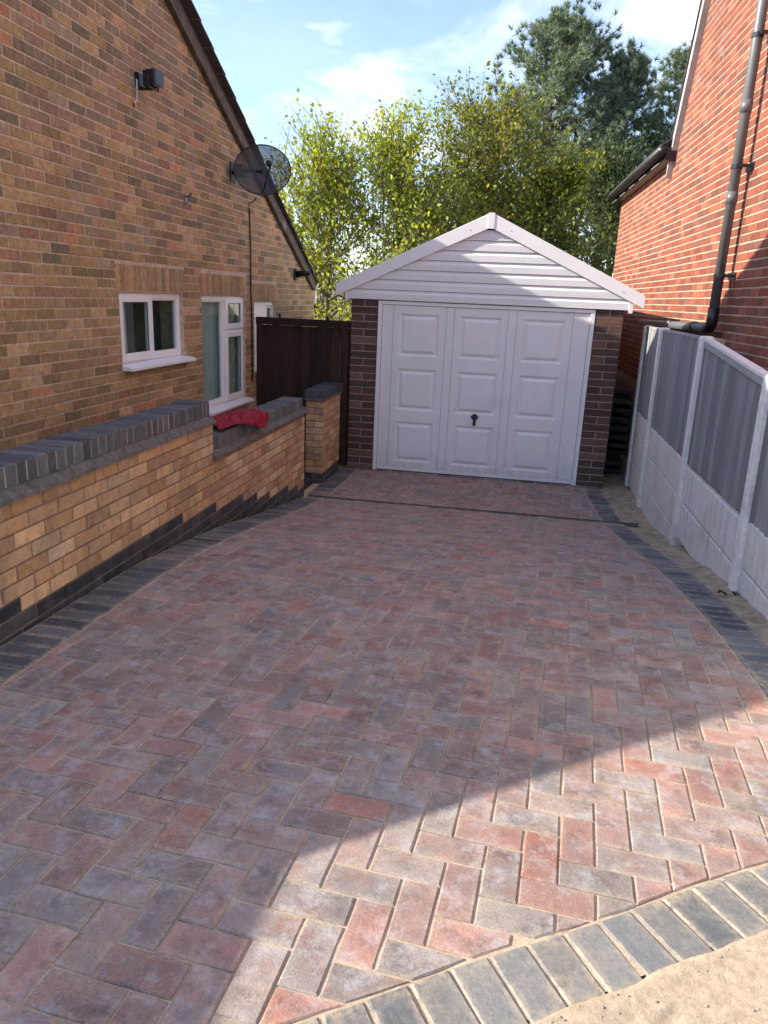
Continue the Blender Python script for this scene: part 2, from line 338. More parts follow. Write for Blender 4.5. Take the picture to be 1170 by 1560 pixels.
def piece(mb, poly, ch, depth, col, T=None, ring=0., rough=0.):
    """chamfered prism with its face at n=0; T maps (u,v,n) to a point"""
    n = len(poly)
    mx = .45*min(max(p[0] for p in poly)-min(p[0] for p in poly), max(p[1] for p in poly)-min(p[1] for p in poly))
    cx_ = sum(p[0] for p in poly)/n; cy_ = sum(p[1] for p in poly)/n; c1 = min(ch, mx*.5, .35*abs(area(poly))/max(.01, sum(math.hypot(poly[i][0]-poly[i-1][0], poly[i][1]-poly[i-1][1]) for i in range(n)))*2); rings = [(poly, -depth, 1.), (poly, -c1, 1.), (inset(poly, c1), 0., 1.)]
    if ring and mx > .03: rings.append((inset(poly, min(ring, mx*.8)), 0., 0.) if (n == 4 and abs(abs(area(poly))-(max(p[0] for p in poly)-min(p[0] for p in poly))*(max(p[1] for p in poly)-min(p[1] for p in poly))) < 2e-4) else
                                  ([(cx_*.38+p[0]*.62, cy_*.38+p[1]*.62) for p in rings[2][0]], 0., 0.))
    vs = []; ed = []
    for pl, h, e in rings:
        for p in pl:
            q = (p[0]+(random.uniform(-rough, rough) if rough else 0), p[1]+(random.uniform(-rough, rough) if rough else 0), h)
            vs.append(q); ed.append(e)
    fs = []
    for k in range(len(rings)-1):
        for i in range(n):
            j = (i+1) % n; fs.append((k*n+i, k*n+j, (k+1)*n+j, (k+1)*n+i))
    fs.append(tuple((len(rings)-1)*n+i for i in range(n)))
    if T: vs = [T(*q) for q in vs]
    mb.add(vs, fs, col, ed)
CAMP = Vector((0, 0, 2.))
def in_view(p, margin=.12):
    q = p-CAMP; z = q.dot(fwd)
    if z < .05: return False
    x = q.dot(right)/z*1127/585; y = q.dot(down)/z*1127/780
    return abs(x) < 1+margin and abs(y) < 1+margin
def laid(pieces, parent, name, stuff_name, material, O, U, V, ch=.003, depth=.03, ring=0., limit=300, proud=0., jitter=.0015, rough=0.0, frames=None, cull=True):
    """pieces: (poly, colour, alpha). The 300 that show largest become parts, the rest one stuff part."""
    U = Vector(U).normalized(); V = Vector(V).normalized(); W = U.cross(V); O = Vector(O); items = []
    for k, (poly, col) in enumerate(pieces):
        if len(poly) < 3 or abs(area(poly)) < .0003: continue
        cu = sum(p[0] for p in poly)/len(poly); cv = sum(p[1] for p in poly)/len(poly)
        if frames: P, u, v, w = frames(cu, cv)
        else: P, u, v, w = O+U*cu+V*cv+W*proud, U, V, W
        rr = (P-CAMP); size = abs(area(poly))*abs(rr.normalized().dot(w))/rr.length_squared
        vis = in_view(P)
        if not vis: size *= 1e-4
        if cull and not in_view(P, 1.2): continue
        items.append((size, poly, col, cu, cv, P, u, v, w))
    items.sort(key=lambda q: -q[0]); cache = {}; rest = MB(); out = []
    for i, (size, poly, col, cu, cv, P, u, v, w) in enumerate(items):
        loc = [(p[0]-cu, p[1]-cv) for p in poly]; jn = random.uniform(-jitter, jitter); P = P+w*jn
        ta = random.gauss(0, .0035); tb = random.gauss(0, .0035); w2 = (w+u*ta+v*tb).normalized(); u2 = (u-w2*u.dot(w2)).normalized(); v2 = w2.cross(u2)
        if i < limit and size > 1e-9:
            w0 = max(p[0] for p in loc)-min(p[0] for p in loc); h0 = max(p[1] for p in loc)-min(p[1] for p in loc)
            key = (len(loc), round(w0, 3), round(h0, 3), tuple(round(c, 3) for c in col)) if len(loc) == 4 and abs(abs(area(loc))-w0*h0) < 1e-4 else None
            me = cache.get(key) if key else None
            if me is None:
                mb = MB(); piece(mb, loc, ch, depth, col, None, ring, rough); me = mb.mesh(name, material)
                if key: cache[key] = me
            o = bpy.data.objects.new(name, me); COL.objects.link(o); o.parent = parent
            R = Matrix((u2, v2, w2)).transposed(); o.matrix_basis = Matrix.Translation(P-wloc(parent)) @ R.to_4x4()
            out.append(o)
        else:
            piece(rest, loc, ch, depth, col, lambda a, b, c, P=P, u2=u2, v2=v2, w2=w2: P+u2*a+v2*b+w2*c, ring, rough)
    if rest.v:
        o = rest.build(stuff_name, material, parent); o['kind'] = 'stuff'
    return out
def pick(pal):
    x = random.random(); s = 0
    for w, c in pal:
        s += w
        if x < s: return c
    return pal[-1][1]
def quant(c, amt, n=3):
    k = 1+amt*(random.randrange(-n, n+1)/n); return (c[0]*k, c[1]*k, c[2]*k, random.choice((0, .5, 1)))
def rect(a, b, c, e): return [(a, c), (b, c), (b, e), (a, e)]

def courses(u0, u1, v0, v1, pal, holes=(), L=.215, Hh=.065, j=.01, phase=0., pal_fn=None, vstart=None, amt=.16, bonds=None):
    """stretcher-bond bricks over a rectangle, cut round the holes (u0,u1,v0,v1)"""
    out = []; p = Hh+j; v = v0 if vstart is None else vstart; row = 0
    while v < v1-.01:
        segs = [(u0, u1)]
        for h in holes:
            if h[2] < v+Hh-.02 and h[3] > v+.02:
                ns = []
                for a, b in segs:
                    if h[1] <= a or h[0] >= b: ns.append((a, b)); continue
                    if h[0]-a > .03: ns.append((a, h[0]-.004))
                    if b-h[1] > .03: ns.append((h[1]+.004, b))
                segs = ns
        off = phase+(row % 2)*(L+j)/2
        for a, b in segs:
            k = math.floor((a-off)/(L+j)); x = off+k*(L+j)
            while x < b:
                xa, xb = max(x+j/2, a), min(x+L+j/2, b)
                if xb-xa > .025:
                    c = pal_fn(xa, v) if pal_fn else pick(pal)
                    dj = random.uniform(-.0015, .0015) if bonds is None else 0
                    out.append((rect(xa, xb, v+dj, v+Hh+dj), quant(c, amt)))
                x += L+j
        v += p; row += 1
    return out

# =================================================================== GROUND
def sheet(name, xs, ys, zf, material, **pr):
    mb = MB(); nx, ny = len(xs), len(ys)
    mb.add([(x, y, zf(x, y)) for y in ys for x in xs], [(j*nx+i, j*nx+i+1, (j+1)*nx+i+1, (j+1)*nx+i) for j in range(ny-1) for i in range(nx-1)])
    return mb.build(name, material, None, origin=(0, 0, 0), smooth=True, **pr)
sheet('ground', [-400, -60, -20, -8, -4, -2, 0, 2, 4, 8, 20, 60, 400], list(np.concatenate(([-400, -100, -40, -20, -10], np.linspace(-5, 12, 40), [20, 40, 100, 400]))),
      lambda x, y: gz(y)-.10, M_earth, kind='structure')
from mathutils import noise as mn
def xin(y): return 1.155-.042*(y-3.2)                     # inner edge of the right hand border
def curve_in(x):                                           # inner edge of the curved front border
    return float(np.interp(x, [-1.5, -.6, -.32, -.171, -.01, .097, .185, .289, .361, .511, .617, .832, 1.15, 1.6],
                           [.70, 1.03, 1.195, 1.292, 1.405, 1.47, 1.526, 1.588, 1.636, 1.74, 1.812, 1.944, 2.13, 2.38]))
def sandz(x, y):
    a_ = x*.80+y*.60; b_ = -x*.60+y*.80      # brushed ridges
    f = mn.fractal(Vector((a_*5, b_*34+math.sin(a_*9)*1.2, 1.3)), .8, 2, 3)*.0045*(.6+mn.noise(Vector((x*5, y*5, 2)))) + mn.noise(Vector((x*2, y*2, 5)))*.006
    dfr = (curve_in(x)-y)-.235
    pile = .020*math.exp(-((dfr-.015)/.10)**2) if dfr > -.2 else 0
    return gz(y)-.016+f*(1.3 if dfr > 0 else .5)+pile+.004-(.022 if -.20 < dfr+.03 < .0 else 0)*0
mbs = MB(); xs = np.arange(-.7, 1.9, .010); ys = np.arange(.35, 2.6, .010); nx = len(xs)
mbs.add([(x, y, sandz(x, y)-(.045*min(1, max(0, (y-(curve_in(x)-.222+.012*mn.noise(Vector((x*9, y*9, 3)))))/.03)) if x < xin(y)+.2 else 0)) for y in ys for x in xs],
        [(j*nx+i, j*nx+i+1, (j+1)*nx+i+1, (j+1)*nx+i) for j in range(len(ys)-1) for i in range(nx-1)])
mbs.build('sand_verge', M_sand, None, origin=(0, 0, 0), smooth=True, kind='structure', label='loose golden sand beyond the curved front border')
# strip of sand along the fence
ys = np.concatenate((np.arange(2.2, 10.5, .06), np.arange(10.5, 16, .4)))
sheet('sand_strip', list(np.arange(.9, 2.1, .04)), list(ys), lambda x, y: gz(y)-.012+mn.fractal(Vector((x*6, y*6, 0)), .8, 2, 4)*.012+(.03*max(0, min(1, (x-1.36)*8)) if y < 9 else 0)-(.03 if x < xin(y)+.17 and y < 9.1 else 0), M_strip, kind='structure')

# driveway: bedding and jointing sand carrying every block
drive_mb = MB(); ys = np.concatenate((np.arange(.3, 4.5, .028), np.arange(4.5, 9.16, .06))); xs = np.linspace(-2.2, 1.35, 118)
vv = []; nx = len(xs)
for y in ys:
    for x in xs:
        x2 = min(x, xin(y)+.195); yy = max(y, curve_in(x2)-.207)
        vv.append((x2, yy, gz(yy)-.0050+mn.noise(Vector((x2*9, yy*9, 0)))*.0032))
drive_mb.add(vv, [(j*nx+i, j*nx+i+1, (j+1)*nx+i+1, (j+1)*nx+i) for j in range(len(ys)-1) for i in range(nx-1)])
driveway = drive_mb.build('driveway', M_sand, None, origin=(0, 0, 0), kind='structure', label='block paved driveway in red and charcoal herringbone with charcoal borders')

def gframe(yaw):
    U0 = Vector((math.cos(yaw), -math.sin(yaw), 0)); V0 = Vector((math.sin(yaw), math.cos(yaw), 0))
    def fr(a, b):
        P = U0*a+V0*b; s = gslope(P.y); P = Vector((P.x, P.y, gz(P.y)+mn.noise(Vector((P.x*1.4, P.y*1.4, 0)))*.002))
        w = Vector((0, -s, 1)).normalized(); u = (U0-w*U0.dot(w)).normalized(); return P, u, w.cross(u), w
    return U0, V0, fr
YAW = .076
U0, V0, fr = gframe(YAW)
PAV = [(.22, (0.367, 0.212, 0.168)), (.26, (0.342, 0.227, 0.186)), (.24, (0.310, 0.241, 0.204)), (.20, (0.276, 0.234, 0.205)), (.08, (0.396, 0.187, 0.132))]
def to_xy(a, b): p = U0*a+V0*b; return p.x, p.y
def halfplanes_xy(poly, planes):
    for (A, B, C) in planes:     # A x + B y <= C in world -> in (a,b)
        a = A*U0.x+B*U0.y; b = A*V0.x+B*V0.y; poly = clip(poly, a, b, C)
        if len(poly) < 3: return []
    return poly
blocks = []
S = .2035/2; J = .0040
segx = [-1.5, -.6, -.171, .097, .361, .617, .832, 1.15, 1.6]
def tangent_plane(x):
    h = .06; y0, y1 = curve_in(x-h), curve_in(x+h); m = (y1-y0)/(2*h)
    ym = curve_in(x)+.004
    return (m, -1, m*x-ym)      # keep y >= ym+m(x'-x)
for i in range(-60, 60):
    for j in range(-10, 110):
        k = (i-j) % 4
        if k == 0: a0, a1, b0, b1 = i*S, (i+2)*S, j*S, (j+1)*S
        elif k == 3: a0, a1, b0, b1 = i*S, (i+1)*S, j*S, (j+2)*S
        else: continue
        cx_, cy_ = to_xy((a0+a1)/2, (b0+b1)/2)
        if cx_ < -2.1 or cx_ > 1.4 or cy_ > 9.3 or cy_ < .3 or cy_ < curve_in(cx_)-.2: continue
        h = J/2*random.uniform(.75, 1.35)
        base = rect(a0+h, a1-h, b0+h, b1-h)
        hp = [(-1, 0, 1.883), (1, .042, 1.155+.042*3.2-.004), tangent_plane(cx_)]
        c = pick(PAV); al = 1. if c[0]-c[2] < .03 else 0.
        c = quant(c, .2)[:3]+(al,)
        dark = (.07, .075, .085, 1.)
        for lo, hi, colr in ((-9, 7.325, c), (7.435, 8.985, c)):
            P2 = halfplanes_xy(base, hp+[(0, 1, hi-.003), (0, -1, -lo-.003)])
            if P2 and area(P2) > .0012: blocks.append((P2, colr))
laid(blocks, driveway, 'paving_block', 'distant_paving_blocks', M_pav, (0, 0, 0), (1, 0, 0), (0, 1, 0), ch=.0045, depth=.05, ring=.022, frames=fr, jitter=.0012, rough=.0012)
# borders
U0b, V0b, frb = gframe(0.)
def bcol(): return quant(random.choice(((.075, .082, .095), (.105, .11, .118), (.06, .066, .08), (.14, .14, .14))), .15)
bl = []
y = .3
while y < 9.05:
    if not (7.28 < y+.05 < 7.46): bl.append((rect(-2.115, -1.892, y+.003, y+.0985), bcol()))
    y += .1025
bl += []
y = 2.35
while y < 9.0:
    if not (7.28 < y+.05 < 7.46):
        x0 = xin(y+.05)+.003; bl.append(([(xin(y)+.003, y+.003), (xin(y)+.2, y+.003), (xin(y+.1)+.2, y+.0985), (xin(y+.1)+.003, y+.0985)], bcol()))
    y += .1025
x = -1.88
while x < 1.0:                                             # row against the garage
    bl.append((rect(x+.003, x+.198, 8.992, 9.09), bcol())); x += .2015
laid(bl, driveway, 'border_block', 'distant_border_blocks', M_edge, (0, 0, 0), (1, 0, 0), (0, 1, 0), ch=.0045, depth=.05, ring=.022, frames=frb, jitter=.001)
# curved front course: stepping along the curve
fc = []; pts = []; x = -.95; acc = 0
X = np.linspace(-1.2, 1.6, 2801); Yc = np.array([curve_in(q) for q in X]); Yc = np.convolve(np.pad(Yc, 60, mode='edge'), np.ones(121)/121, 'valid')
arc = np.concatenate(([0], np.cumsum(np.hypot(np.diff(X), np.diff(Yc)))))
s = .03
while s < arc[-1]-.12:
    a = np.array([np.interp(s+.003, arc, X), np.interp(s+.003, arc, Yc)]); b = np.array([np.interp(s+.100, arc, X), np.interp(s+.100, arc, Yc)])
    t = (b-a)/np.linalg.norm(b-a); n_ = np.array([t[1], -t[0]]); w = .0995
    m_ = (a+b)/2; a = m_-t*w/2; b = m_+t*w/2
    fc.append(([tuple(a+n_*.203), tuple(b+n_*.203), tuple(b+n_*.004), tuple(a+n_*.004)], quant(random.choice(((.15, .155, .155), (.185, .185, .175), (.12, .13, .135), (.165, .165, .16))), .15)))
    s += .1065
laid(fc, driveway, 'kerb_block', 'kerb_blocks', M_edge, (0, 0, 0), (1, 0, 0), (0, 1, 0), ch=.005, depth=.05, ring=.022, frames=frb, jitter=.001)

pb = MB()
rp = random.Random(5)
for k in range(420):
    x = rp.uniform(-.4, 1.6); y = curve_in(x)-.23-rp.random()**1.5*.7
    r_ = rp.uniform(.0015, .005); z = sandz(x, y)+r_*.3; v6 = [(r_, 0, 0), (-r_, 0, 0), (0, r_, 0), (0, -r_, 0), (0, 0, r_*.8), (0, 0, -r_*.8)]
    pb.add([(x+q[0]*rp.uniform(.6, 1.2), y+q[1]*rp.uniform(.6, 1.2), z+q[2]) for q in v6], [(0, 2, 4), (2, 1, 4), (1, 3, 4), (3, 0, 4), (2, 0, 5), (1, 2, 5), (3, 1, 5), (0, 3, 5)])
pb.build('grit', mat('grit', (.30, .26, .21), .9, vary=.6, vscale=60), None, kind='stuff', label='small loose grit scattered over the sand beyond the kerb')
# channel drain in front of the garage
drain = empty('channel_drain', (-.38, 7.38, gz(7.38)-.05), 'narrow black slotted channel drain crossing the driveway before the garage', 'drain')
zz = gz(7.38)
mb = MB(); mb.box(-2.09, 1.33, 7.326, 7.333, zz-.06, zz+.001); mb.box(-2.09, 1.33, 7.427, 7.434, zz-.06, zz+.001); mb.box(-2.09, 1.33, 7.333, 7.427, zz-.07, zz-.045)
mb.build('channel', M_black, drain)
gr = MB(); gx = 0.
while gx < .995: gr.box(gx, gx+.011, .004, .088, -.012, 0); gx += .021
gr.box(0, .995, 0, .006, -.014, .0005); gr.box(0, .995, .086, .092, -.014, .0005); gr.box(0, .995, .043, .049, -.014, .0003)
M_grate = mat('dusty_grating', (.06, .058, .055), .7, vary=.5, vscale=30, extra=lambda t, s, p: blend(t, s, (.30, .25, .18), mask(t, p, 14, .45, .7, amount=.6)))
gme = gr.mesh('grating', M_grate)
for k in range(3): link('grating', gme, drain, (-2.08+k, 7.334, zz-.002))
g2 = MB(); gx = 0.
while gx < .38: g2.box(gx, gx+.011, .004, .088, -.012, 0); gx += .021
g2.box(0, .39, 0, .006, -.014, .0005); g2.box(0, .39, .086, .092, -.014, .0005)
link('grating', g2.mesh('grating', M_grate), drain, (.925, 7.334, zz-.002))

# =================================================================== HOUSE ON THE LEFT
XH = -3.28
house = empty('brick_house', (XH, 6, 0), 'brown brick house with white windows and steep gable verge, left of the driveway', 'house')
def verge(y): return max(min(4.5-.515*(y-7.26), 2.85+.86*(y-2.17)), 1.99)  # near slope and flat low run are unseen, shaped to cast the driveway shadow
YE = 11.87
wins = dict(w1=(5.865, 7.075, 1.30, 1.945), w2=(7.52, 8.78, .68, 1.932), w3=(9.10, 9.95, 1.0, 1.868))
mb = MB()      # wall core, slices between the openings; low near run added for its shadow
cuts = sorted(set([-5, 1.09, 5.12, YE]+[c for w in wins.values() for c in w[:2]]))
for a, b in zip(cuts[:-1], cuts[1:]):
    hs = [w for w in wins.values() if w[0] <= a+.001 and w[1] >= b-.001]
    x1, x0 = XH-.0035, XH-.25
    def top(y): return min(verge(y)-.10, 6)
    bot = -.3
    if hs:
        h = hs[0]; mb.box(x0, x1, a, b, bot, h[2]); bot = h[3]
    mb.hexa([(x0, a, bot), (x1, a, bot), (x1, b, bot), (x0, b, bot)], [(x0, a, top(a)), (x1, a, top(a)), (x1, b, top(b)), (x0, b, top(b))])
wall = mb.build('wall', M_hmortar, house)
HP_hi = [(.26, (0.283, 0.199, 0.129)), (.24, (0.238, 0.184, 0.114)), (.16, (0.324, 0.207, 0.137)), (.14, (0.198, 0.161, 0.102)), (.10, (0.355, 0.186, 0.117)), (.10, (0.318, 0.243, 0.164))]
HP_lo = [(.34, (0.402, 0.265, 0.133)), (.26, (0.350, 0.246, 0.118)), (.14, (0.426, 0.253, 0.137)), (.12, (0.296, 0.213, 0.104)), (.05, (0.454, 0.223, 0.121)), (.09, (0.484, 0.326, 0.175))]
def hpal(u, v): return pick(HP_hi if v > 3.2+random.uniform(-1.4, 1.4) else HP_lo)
lint = [(5.83, 7.12, 1.953, 2.168), (7.50, 8.84, 1.94, 2.155), (9.03, 10.0, 1.876, 2.09)]
holes = [w for w in wins.values()]+lint
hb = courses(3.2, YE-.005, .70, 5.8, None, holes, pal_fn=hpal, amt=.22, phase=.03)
# openings' side strips are already cut; clip to the verge
hb2 = []
for poly, c in hb:
    p = clip(poly, .515, 1, 4.5+.515*7.26-.12); p = clip(p, -.86, 1, 2.85-.86*2.17-.12) if len(p) > 2 else []
    if len(p) > 2: hb2.append((p, c))
for (a, b, z0, z1) in lint:                                  # soldier courses over the windows
    k = a
    while k < b-.03:
        hb2.append((rect(k, min(k+.065, b), z0, z1), quant(pick(HP_lo), .25))); k += .074
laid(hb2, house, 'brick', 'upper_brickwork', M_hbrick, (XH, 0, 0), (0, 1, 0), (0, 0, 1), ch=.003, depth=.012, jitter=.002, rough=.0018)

def frame_box(mb, x0, x1, a, b, z0, z1, w):
    mb.box(x0, x1, a, a+w, z0, z1); mb.box(x0, x1, b-w, b, z0, z1); mb.box(x0, x1, a+w, b-w, z1-w, z1); mb.box(x0, x1, a+w, b-w, z0, z0+w)
def window_part(a, b, z0, z1, cells, sill=True, sx=.09):
    """cells: (a,b,z0,z1,opening?)"""
    mb = MB(); xf = XH-.035; frame_box(mb, xf-.06, xf, a+.003, b-.003, z0+.003, z1-.003, .045)
    win = mb.build('window', M_upvc, house, bevel=.003)
    for c in cells:
        if c[4]:
            s_ = MB(); frame_box(s_, xf-.03, xf+.018, c[0], c[1], c[2], c[3], .062); s_.build('sash', M_upvc, win, bevel=.005); m_ = .06; px = xf+.0
        else:
            m_ = .012; px = xf-.03
            s_ = MB(); frame_box(s_, xf-.05, xf-.012, c[0], c[1], c[2], c[3], .02); s_.build('glazing_bead', M_upvc, win)
        p_ = MB(); p_.box(px-.006, px, c[0]+m_, c[1]-m_, c[2]+m_, c[3]-m_); p_.build('pane', M_glass, win)
        g_ = MB(); frame_box(g_, px-.002, px+.004, c[0]+m_-.003, c[1]-m_+.003, c[2]+m_-.003, c[3]-m_+.003, .009); g_.build('gasket', M_dark, win)
    if sill:
        s_ = MB(); s_.hexa([(XH-.06, a-.005, z0-.055), (XH+sx, a-.005, z0-.055), (XH+sx, b+.07, z0-.055), (XH-.06, b+.07, z0-.055)],
                           [(XH-.06, a-.005, z0+.002), (XH+sx, a-.005, z0-.028), (XH+sx, b+.07, z0-.028), (XH-.06, b+.07, z0+.002)]); s_.build('sill', M_upvc, win, bevel=.004)
    rm = MB(); d0 = XH-1.4
    for q in ((d0, d0+.02, a-.3, b+.3, z0-.3, z1+.3), (d0, XH-.26, a-.32, a-.3, z0-.3, z1+.3), (d0, XH-.26, b+.3, b+.32, z0-.3, z1+.3), (d0, XH-.26, a-.3, b+.3, z1+.3, z1+.32), (d0, XH-.26, a-.3, b+.3, z0-.32, z0-.3)): rm.box(*q)
    rm.build('room', M_inside, win)
    return win
def curtain(win, a, b, z0, z1, m, amp=.02, freq=34, x=XH-.122):
    mb = MB(); n = 60; vs = []; rowsn = 8
    for j in range(rowsn+1):
        for i in range(n+1):
            y_ = a+(b-a)*i/n; z_ = z0+(z1-z0)*j/rowsn
            vs.append((x+amp*math.sin(y_*freq+.6*math.sin(y_*9+j*.15))+amp*.4*math.sin(y_*freq*2.3), y_, z_))
    mb.add(vs, [(j*(n+1)+i, j*(n+1)+i+1, (j+1)*(n+1)+i+1, (j+1)*(n+1)+i) for j in range(rowsn) for i in range(n)]); mb.build('curtain', m, win, smooth=True)
a, b, z0, z1 = wins['w1']; z0 += .055
mid = a+.60
w1 = window_part(a, b, z0, z1, [(a+.02, mid, z0+.02, z1-.02, True), (mid+.035, b-.047, z0+.047, z1-.047, False)])
mu = MB(); mu.box(XH-.093, XH-.034, mid-.01, mid+.036, z0+.048, z1-.048); mu.build('mullion', M_upvc, w1)
curtain(w1, a+.0, a+.30, z0, z1, M_curtain, .012, 30)
a, b, z0, z1 = wins['w2']; z0 += .055
md = 8.20
w2 = window_part(a, b, z0, z1, [(a+.047, md-.03, z0+.047, z1-.047, False), (md+.022, b-.02, z0+.83, z1-.02, True), (md+.022, b-.02, z0+.02, z0+.80, True)])
mu = MB(); mu.box(XH-.093, XH-.034, md-.03, md+.02, z0+.048, z1-.048); mu.build('mullion', M_upvc, w2)
mu = MB(); mu.box(XH-.093, XH-.034, md+.021, b-.049, z0+.79, z0+.84); mu.build('transom', M_upvc, w2)
curtain(w2, a+.0, md-.0, z0, z1, M_curtain, .012, 30); curtain(w2, md+.03, b+.05, z0, z1, M_curtain2, .025, 38)
a, b, z0, z1 = wins['w3']
w3 = window_part(a, b, z0, z1, [(a+.047, a+.55, z0+.047, z1-.21, False), (a+.60, b-.05, z0+.047, z1-.06, False)], sill=False)
mu = MB(); mu.box(XH-.10, XH-.033, a+.047, a+.55, z1-.20, z1-.05); mu.build('top_panel', M_upvc, w3)
mu = MB(); mu.box(XH-.085, XH-.04, a+.06, a+.55, z0+.1, z1-.215); mu.build('blind', M_upvc, w3)

# roof: barge board, verge tiles, roof slope; unseen near side shaped to shade the driveway
def vpt(y, x, dz): return (x, y, verge(y)+dz)
YB = 11.72
mb = MB()
for (a, b) in ((5.12, YB), (1.09, 5.12), (-5, 1.09)):
    mb.hexa([vpt(a, XH+.003, -.16), vpt(a, XH+.055, -.16), vpt(b, XH+.055, -.16), vpt(b, XH+.003, -.16)], [vpt(a, XH+.003, -.03), vpt(a, XH+.055, -.03), vpt(b, XH+.055, -.03), vpt(b, XH+.003, -.03)])
mb.build('bargeboard', M_bronze, house)
mb = MB()
for (a, b) in ((5.12, YB+.1), (1.09, 5.12), (-5, 1.09)):
    mb.hexa([vpt(a, XH-4, -.035), vpt(a, XH+.06, -.035), vpt(b, XH+.06, -.035), vpt(b, XH-4, -.035)], [vpt(a, XH-4, -.018), vpt(a, XH+.06, -.018), vpt(b, XH+.06, -.018), vpt(b, XH-4, -.018)])
roof = mb.build('roof', M_tile, house)
yy = YB+.12
while yy > 5.3:
    a, b = yy-.34, yy
    for col_ in range(2):
        xa, xb = (XH-.30, XH+.085) if col_ == 0 else (XH-.62, XH-.31)
        t_ = MB(); t_.hexa([vpt(a, xa, -.012), vpt(a, xb, -.012), vpt(b, xb, .010), vpt(b, xa, .010)], [vpt(a, xa, .004), vpt(a, xb, .004), vpt(b, xb, .028), vpt(b, xa, .028)])
        t_.build('roof_tile', M_tile, roof)
    yy -= .29
gt = MB(); gt.tube([(XH+.05, YB+.12, verge(YB)-.10), (XH-2, YB+.12, verge(YB)-.10)], .055, 10); gt.build('gutter', M_lead, house, smooth=True)
mb = MB(); mb.box(XH-.35, XH+.02, YE, YE+.08, verge(YE)-.28, verge(YE)-.10); mb.build('eaves_box', M_upvc, house)
back = MB(); back.box(XH-4, XH-.25, YE-.25, YE, -.3, verge(YE)-.14); back.build('rear_wall', M_hmortar, house)
fr_ = MB(); fr_.box(XH-4, XH-.25, -5, -4.75, -.3, verge(-5)-.14); fr_.build('front_wall', M_hmortar, house)  # closes the unseen low run added for its shade

# satellite dish
dc = Vector((-2.87, 8.25, 3.245)); dn = Vector((.22, -.95, .18)).normalized(); du = Vector((0, 0, 1)).cross(dn).normalized(); dv = dn.cross(du)
dish = empty('satellite_dish', (XH, 8.44, 3.24), 'black mesh satellite dish on a wall bracket beside the gable verge', 'satellite dish')
mb = MB(); nr, na = 8, 40; vs = [tuple(dc-dn*.07)]; fs = []
for i in range(1, nr+1):
    for k in range(na):
        w_ = 2*math.pi*k/na; q = i/nr; vs.append(tuple(dc+du*(.300*q*math.cos(w_))+dv*(.255*q*math.sin(w_))-dn*(.07*(1-q*q))))
for k in range(na): fs.append((0, 1+k, 1+(k+1) % na))
for i in range(nr-1):
    for k in range(na): fs.append((1+i*na+k, 1+(i+1)*na+k, 1+(i+1)*na+(k+1) % na, 1+i*na+(k+1) % na))
mb.add(vs, fs); mb.build('reflector', M_dish, dish, smooth=True)
mb = MB(); ring_ = [dc+du*(.302*math.cos(2*math.pi*k/48))+dv*(.257*math.sin(2*math.pi*k/48)) for k in range(49)]; mb.tube(ring_, .007, 6, False); mb.build('rim', M_dark, dish, smooth=True)
mb = MB(); mb.tube([dc-dv*.27, dc-dv*.25+dn*.16+du*.04, dc-dv*.06+dn*.34+du*.12], .011, 6); mb.build('feed_arm', M_dark, dish)
mb = MB(); p = dc-dv*.06+dn*.34+du*.12; mb.tube([p-dn*.02, p-dn*.02+Vector((-.02, 0, .02)), p-dn*.08+Vector((-.03, 0, .045))], [.026, .034, .030], 10); mb.build('receiver', M_dark, dish)
mb = MB(); mb.box(XH-.003, XH+.012, 8.36, 8.50, 3.14, 3.34); mb.tube([(XH+.01, 8.43, 3.24), (XH+.12, 8.43, 3.24), (XH+.13, 8.40, 3.24), (XH+.13, 8.33, 3.25)], .022, 8); mb.box(XH+.07, XH+.16, 8.30, 8.42, 3.18, 3.31)
mb.tube([(XH+.13, 8.33, 3.25), tuple(dc-dn*.06)], .02, 8); mb.build('wall_mount', M_dark, dish)
mb = MB(); cz = [(-2.96, 8.30, 2.97), (XH+.08, 8.75, 2.93), (XH+.016, 9.02, 3.02), (XH+.012, 9.03, 2.7), (XH+.012, 9.02, 2.1), (XH+.014, 9.04, 1.9), (XH+.012, 9.06, 1.5), (XH+.012, 9.06, .9)]
mb.tube([(-2.96, 8.30, 2.97), (-3.10, 8.55, 2.95), (XH+.03, 8.86, 2.98), (XH+.012, 8.93, 2.9)], .007, 6); mb.tube([(XH+.012, 8.93, 2.9), (XH+.012, 8.96, 2.4), (XH+.013, 8.95, 2.0), (XH+.012, 8.98, 1.7), (XH+.012, 8.98, .9)], .009, 6); mb.build('cable', M_dark, dish, smooth=True)

# floodlight
fl = empty('floodlight', (XH, 6.47, 3.55), 'black floodlight on a bracket high on the brown brick wall', 'light')
fx, fy, fz_ = -3.14, 6.34, 3.63
mb = MB(); mb.hexa([(fx-.06, fy-.06, fz_-.07), (fx+.034, fy-.055, fz_-.06), (fx+.034, fy+.055, fz_-.06), (fx-.06, fy+.06, fz_-.07)], [(fx-.06, fy-.06, fz_+.05), (fx+.034, fy-.055, fz_+.065), (fx+.034, fy+.055, fz_+.065), (fx-.06, fy+.06, fz_+.05)]); mb.build('lamp_body', M_dark, fl, bevel=.008)
mb = MB(); mb.box(fx+.046, fx+.056, fy-.085, fy+.085, fz_-.055, fz_+.058); mb.build('front_bezel', M_dark, fl, bevel=.003)
mb = MB(); mb.box(fx+.0562, fx+.059, fy-.068, fy+.068, fz_-.055, fz_+.06); mb.build('lens', mat('lamp_glass', (.02, .022, .025), .3, spec=.4), fl)
